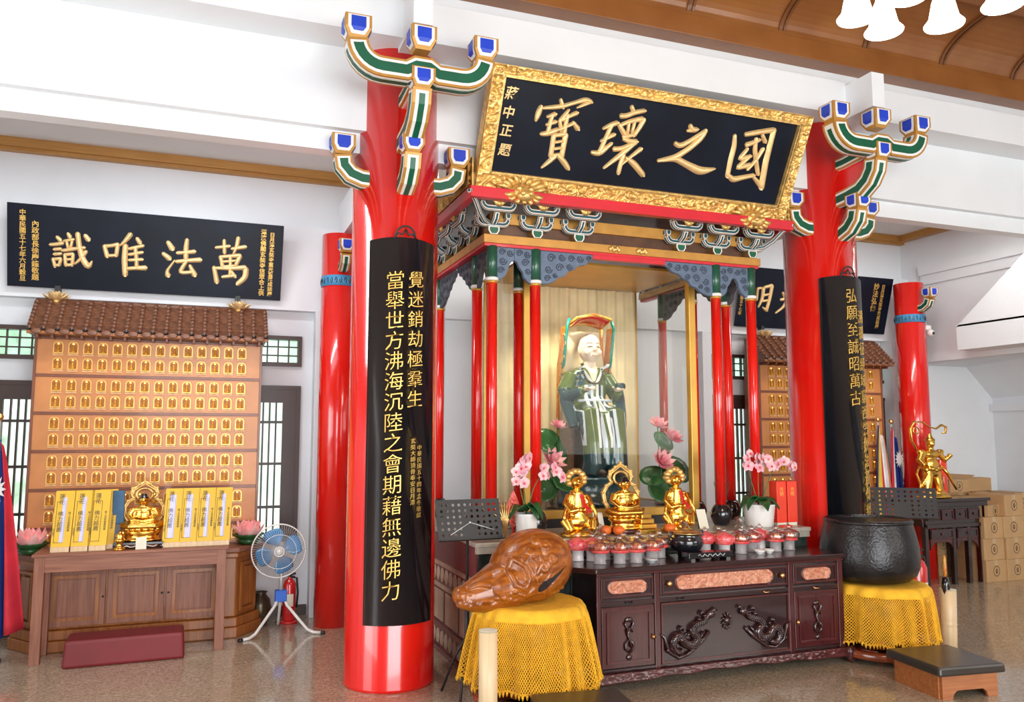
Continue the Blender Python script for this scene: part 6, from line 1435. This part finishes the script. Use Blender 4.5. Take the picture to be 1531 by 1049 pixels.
m1.tube([(0, 0, .45), (0, 0, .52)], .03, 8); m1.ell((0, -.005, .55), (.038, .042, .048)); m1.lathe([(.045, .575), (.05, .585), (.03, .61), (.012, .65), (0, .67)], 12)
m1.ell((0, -.048, .545), (.007, .008, .01))
for k in range(16): a = 2*pi*k/16; m1.ell((.085*cos(a), .06*sin(a), .29+.01*sin(5*a)), .018, nu=7, nv=5)
sculpt(m1, 'figure', 'gold', gu, .008, 1)
m1 = MB()
m1.tube([(-.12, .02, .46), (-.19, .02, .58), (-.21, .01, .70), (-.17, 0, .77), (-.08, 0, .77), (0, .0, .72), (.08, 0, .70), (.15, 0, .74), (.20, 0, .72), (.19, 0, .66), (.15, 0, .655)], [.012, .014, .014, .015, .014, .012, .012, .016, .017, .014, .008], 8, flat=.7)
m1.tube([(-.15+.035*cos(2*pi*k/14), 0, .68+.035*sin(2*pi*k/14)) for k in range(15)], .008, 6)
m1.tube([(-.10, .02, .34), (-.15, .02, .24), (-.13, .0, .14), (-.16, -.02, .08)], [.012, .012, .012, .008], 6)
m1.tube([(.11, 0, .32), (.17, -.02, .24), (.22, -.02, .15), (.25, -.03, .08), (.29, -.03, .11)], [.02, .022, .018, .014, .006], 6, flat=.6)
m1.build('flying_ribbon', 'gold', gu)
m1 = MB(); m1.lathe([(.058, 0), (.062, .01), (.060, .39), (.052, .395), (.045, .36), (0, .355)], 24); single('red_candle', m1, 'redglow2', 'tall red glass votive candle on the black side altar, beside the guardian', 'candle', (7.62, 6.78, .886)) if 'redglow2' in M else None
M['redglow2'] = pm('translucent_red_votive_glass', (.78, .06, .02), .2, coat=.6, emit=.12)
single('red_candle', m1, 'redglow2', 'tall red glass votive candle on the black side altar, beside the guardian', 'candle', (7.62, 6.80, .886))
flag((6.93, 6.98, 0), 'draped flag in five coloured stripes, left of the right rear column', ['flagblue', 'flagyel', 'flagred', 'flagwhite', 'flagor'], 1.66, .45, .06, .34, 5)
flag((7.16, 7.02, 0), 'draped red and navy flag with a white sun, behind the gold guardian statue', ['flagred', 'flagwhite', 'flagblue', 'flagblue'], 1.64, .45, .06, .28, 7, True)
# security camera on the rear column
t = thing('security_camera', 'small white security camera on the right rear column', 'camera', (7.58, 6.85, 2.72))
MB().lathe([(.04, 0), (.045, .02), (.045, .05), (.03, .06)], 16).build('mount', 'porc', t); m1 = MB(); m1.ell((.02, -.03, -.03), .042); m1.build('dome', 'porc', t); m1 = MB(); m1.ell((.02, -.066, -.035), (.018, .008, .018), nu=10, nv=6); m1.build('lens', 'blackm', t)
MB().tube([(-.01, 0, .06), (-.03, .0, .25)], .006, 6).build('cable', 'porc', t)

# cardboard boxes
M['tape'] = pm('tan_packing_tape', (.50, .36, .20), .35)
box_src = None
def carton(x, y, z, rz, lab, sx=.30, sy=.42, sz=.225, flap=False):
    t = thing('cardboard_box', lab, 'box', (x, y, z), rz, 'stacked cardboard boxes')
    MB().span((-sx/2, -sy/2, 0), (sx/2, sy/2, sz)).build('carton', 'cardb', t, bevel=.004)
    m1 = MB(); m1.span((-.025, -sy/2-.001, sz-.05), (.025, sy/2+.001, sz+.001)); m1.build('tape_strip', 'tape', t)
    m1 = MB()
    for k in range(24):
        a0, a1 = 2*pi*k/24, 2*pi*(k+1)/24
        m1.add([(q_*cos(a), -sy/2-.0015, sz*.5+q_*1.15*sin(a)) for q_, a in ((.042, a0), (.042, a1), (.048, a1), (.048, a0))], [(0, 1, 2, 3)])
    m1.tube([(0, -sy/2-.001, sz*.5-.025), (-.012, -sy/2-.001, sz*.5), (.0, -sy/2-.001, sz*.5+.025), (.012, -sy/2-.001, sz*.5), (0, -sy/2-.001, sz*.5-.025)], .004, 4); m1.build('printed_logo', 'ink', t)
    if flap:
        for s_ in (-1, 1): m1 = MB(); m1.add([(s_*sx/2, -sy/2, sz), (s_*sx/2, sy/2, sz), (s_*(sx/2+.10), sy/2, sz+.05), (s_*(sx/2+.10), -sy/2, sz+.05)], [(0, 1, 2, 3)]); m1.build('open_flap', 'cardb', t, solid=.004)
for (x, y, z, rz, lb, kw) in (
    (8.20, 6.62, 0, 0, 'bottom cardboard box of the front stack, right of the side altar', {}), (8.20, 6.62, .226, .02, 'second cardboard box from the bottom of the front stack', {}), (8.19, 6.62, .452, -.02, 'third cardboard box from the bottom of the front stack', {}),
    (8.21, 6.63, .678, .05, 'topmost cardboard box of the front stack, with white labels', {}),
    (7.90, 6.63, 0, .02, 'bottom cardboard box beside the side altar leg', {}), (7.90, 6.64, .226, 0, 'cardboard box second from the floor beside the side altar', {}), (7.90, 6.63, .452, .03, 'cardboard box third from the floor beside the side altar', {}),
    (7.93, 6.66, .678, .25, 'flat-lying cardboard box at altar top height, tilted outward', dict(sz=.12)),
    (8.60, 6.80, 0, 0, 'bottom cardboard box at the far right edge', {}), (8.60, 6.80, .226, .02, 'second cardboard box at the far right edge', {}), (8.60, 6.80, .452, 0, 'third cardboard box at the far right edge', {}), (8.60, 6.80, .678, 0, 'top cardboard box at the far right edge', {}),
    (8.02, 7.12, 0, 0, 'floor level box of the rear row, left', {}), (8.02, 7.12, .226, 0, 'second box up of the rear row, left', {}), (8.02, 7.12, .452, 0, 'third box up of the rear row, left', {}), (8.02, 7.12, .678, 0, 'fourth box up of the rear row, left', {}), (7.98, 7.10, .904, .03, 'open cardboard box on top of the rear row, left', dict(flap=True, sz=.14)),
    (8.40, 7.12, 0, 0, 'floor level box of the rear row, right', {}), (8.40, 7.12, .226, 0, 'second box up of the rear row, right', {}), (8.40, 7.12, .452, 0, 'third box up of the rear row, right', {}), (8.40, 7.12, .678, 0, 'fourth box up of the rear row, right', {}),     (8.37, 7.12, .904, pi/2, 'long cardboard box lying on top of the pile, right', dict(sz=.15)),
    (7.72, 7.12, 0, 0, 'floor level box behind the side altar', {}), (7.72, 7.12, .226, 0, 'second box up behind the side altar', {}), (7.72, 7.12, .452, 0, 'third box up behind the side altar', {}), (7.72, 7.12, .678, .02, 'top box behind the side altar, just over the altar top', dict(sz=.28))):
    carton(x, y, z, rz, lb, **kw)

# chandelier
t = thing('chandelier', 'brass chandelier with glowing bell-shaped glass shades, top right', 'chandelier', (2.78, 2.38, 3.60))
CHD = [(-.22, .21, -.19), (-.02, .26, -.19), (.18, .12, -.19), (.27, -.09, -.19), (-.29, -.06, -.19), (-.12, -.27, -.19), (.13, -.27, -.19), (.09, .22, -.03)]
MB().lathe([(.03, -.10), (.07, -.06), (.09, 0), (.05, .06), (.02, .12), (.012, .30), (.012, 1.40)], 20).build('stem', 'brass', t)
MB().lathe([(.09, 1.40), (.09, 1.46)], 20).build('ceiling_rose', 'brass', t)
for k, (ax, ay, z) in enumerate(CHD):
    r_ = sqrt(ax*ax+ay*ay); c, s_ = ax/r_, ay/r_
    m1 = MB(); m1.tube([(.06*c, .06*s_, -.02), (.45*r_*c, .45*r_*s_, -.10), (.8*r_*c, .8*r_*s_, -.06), (r_*c, r_*s_, z+.10)], .010, 8); arm_ = m1.build('arm', 'brass', t)
    MB().lathe([(.020, .10), (.028, .07), (.045, .03), (.055, -.02), (.062, -.05), (.082, -.075), (.080, -.080), (.058, -.052), (.05, -.02), (.04, .03), (.02, .07)], 28, c=(r_*c, r_*s_, z)).build('glass_shade', 'shade', arm_)
    MB().lathe([(.030, .075), (.032, .10), (.012, .115)], 14, c=(r_*c, r_*s_, z)).build('shade_cap', 'brass', arm_)
point('chandelier_bulbs', (2.78, 2.38, 3.22), 40, .35, (1, .86, .66))
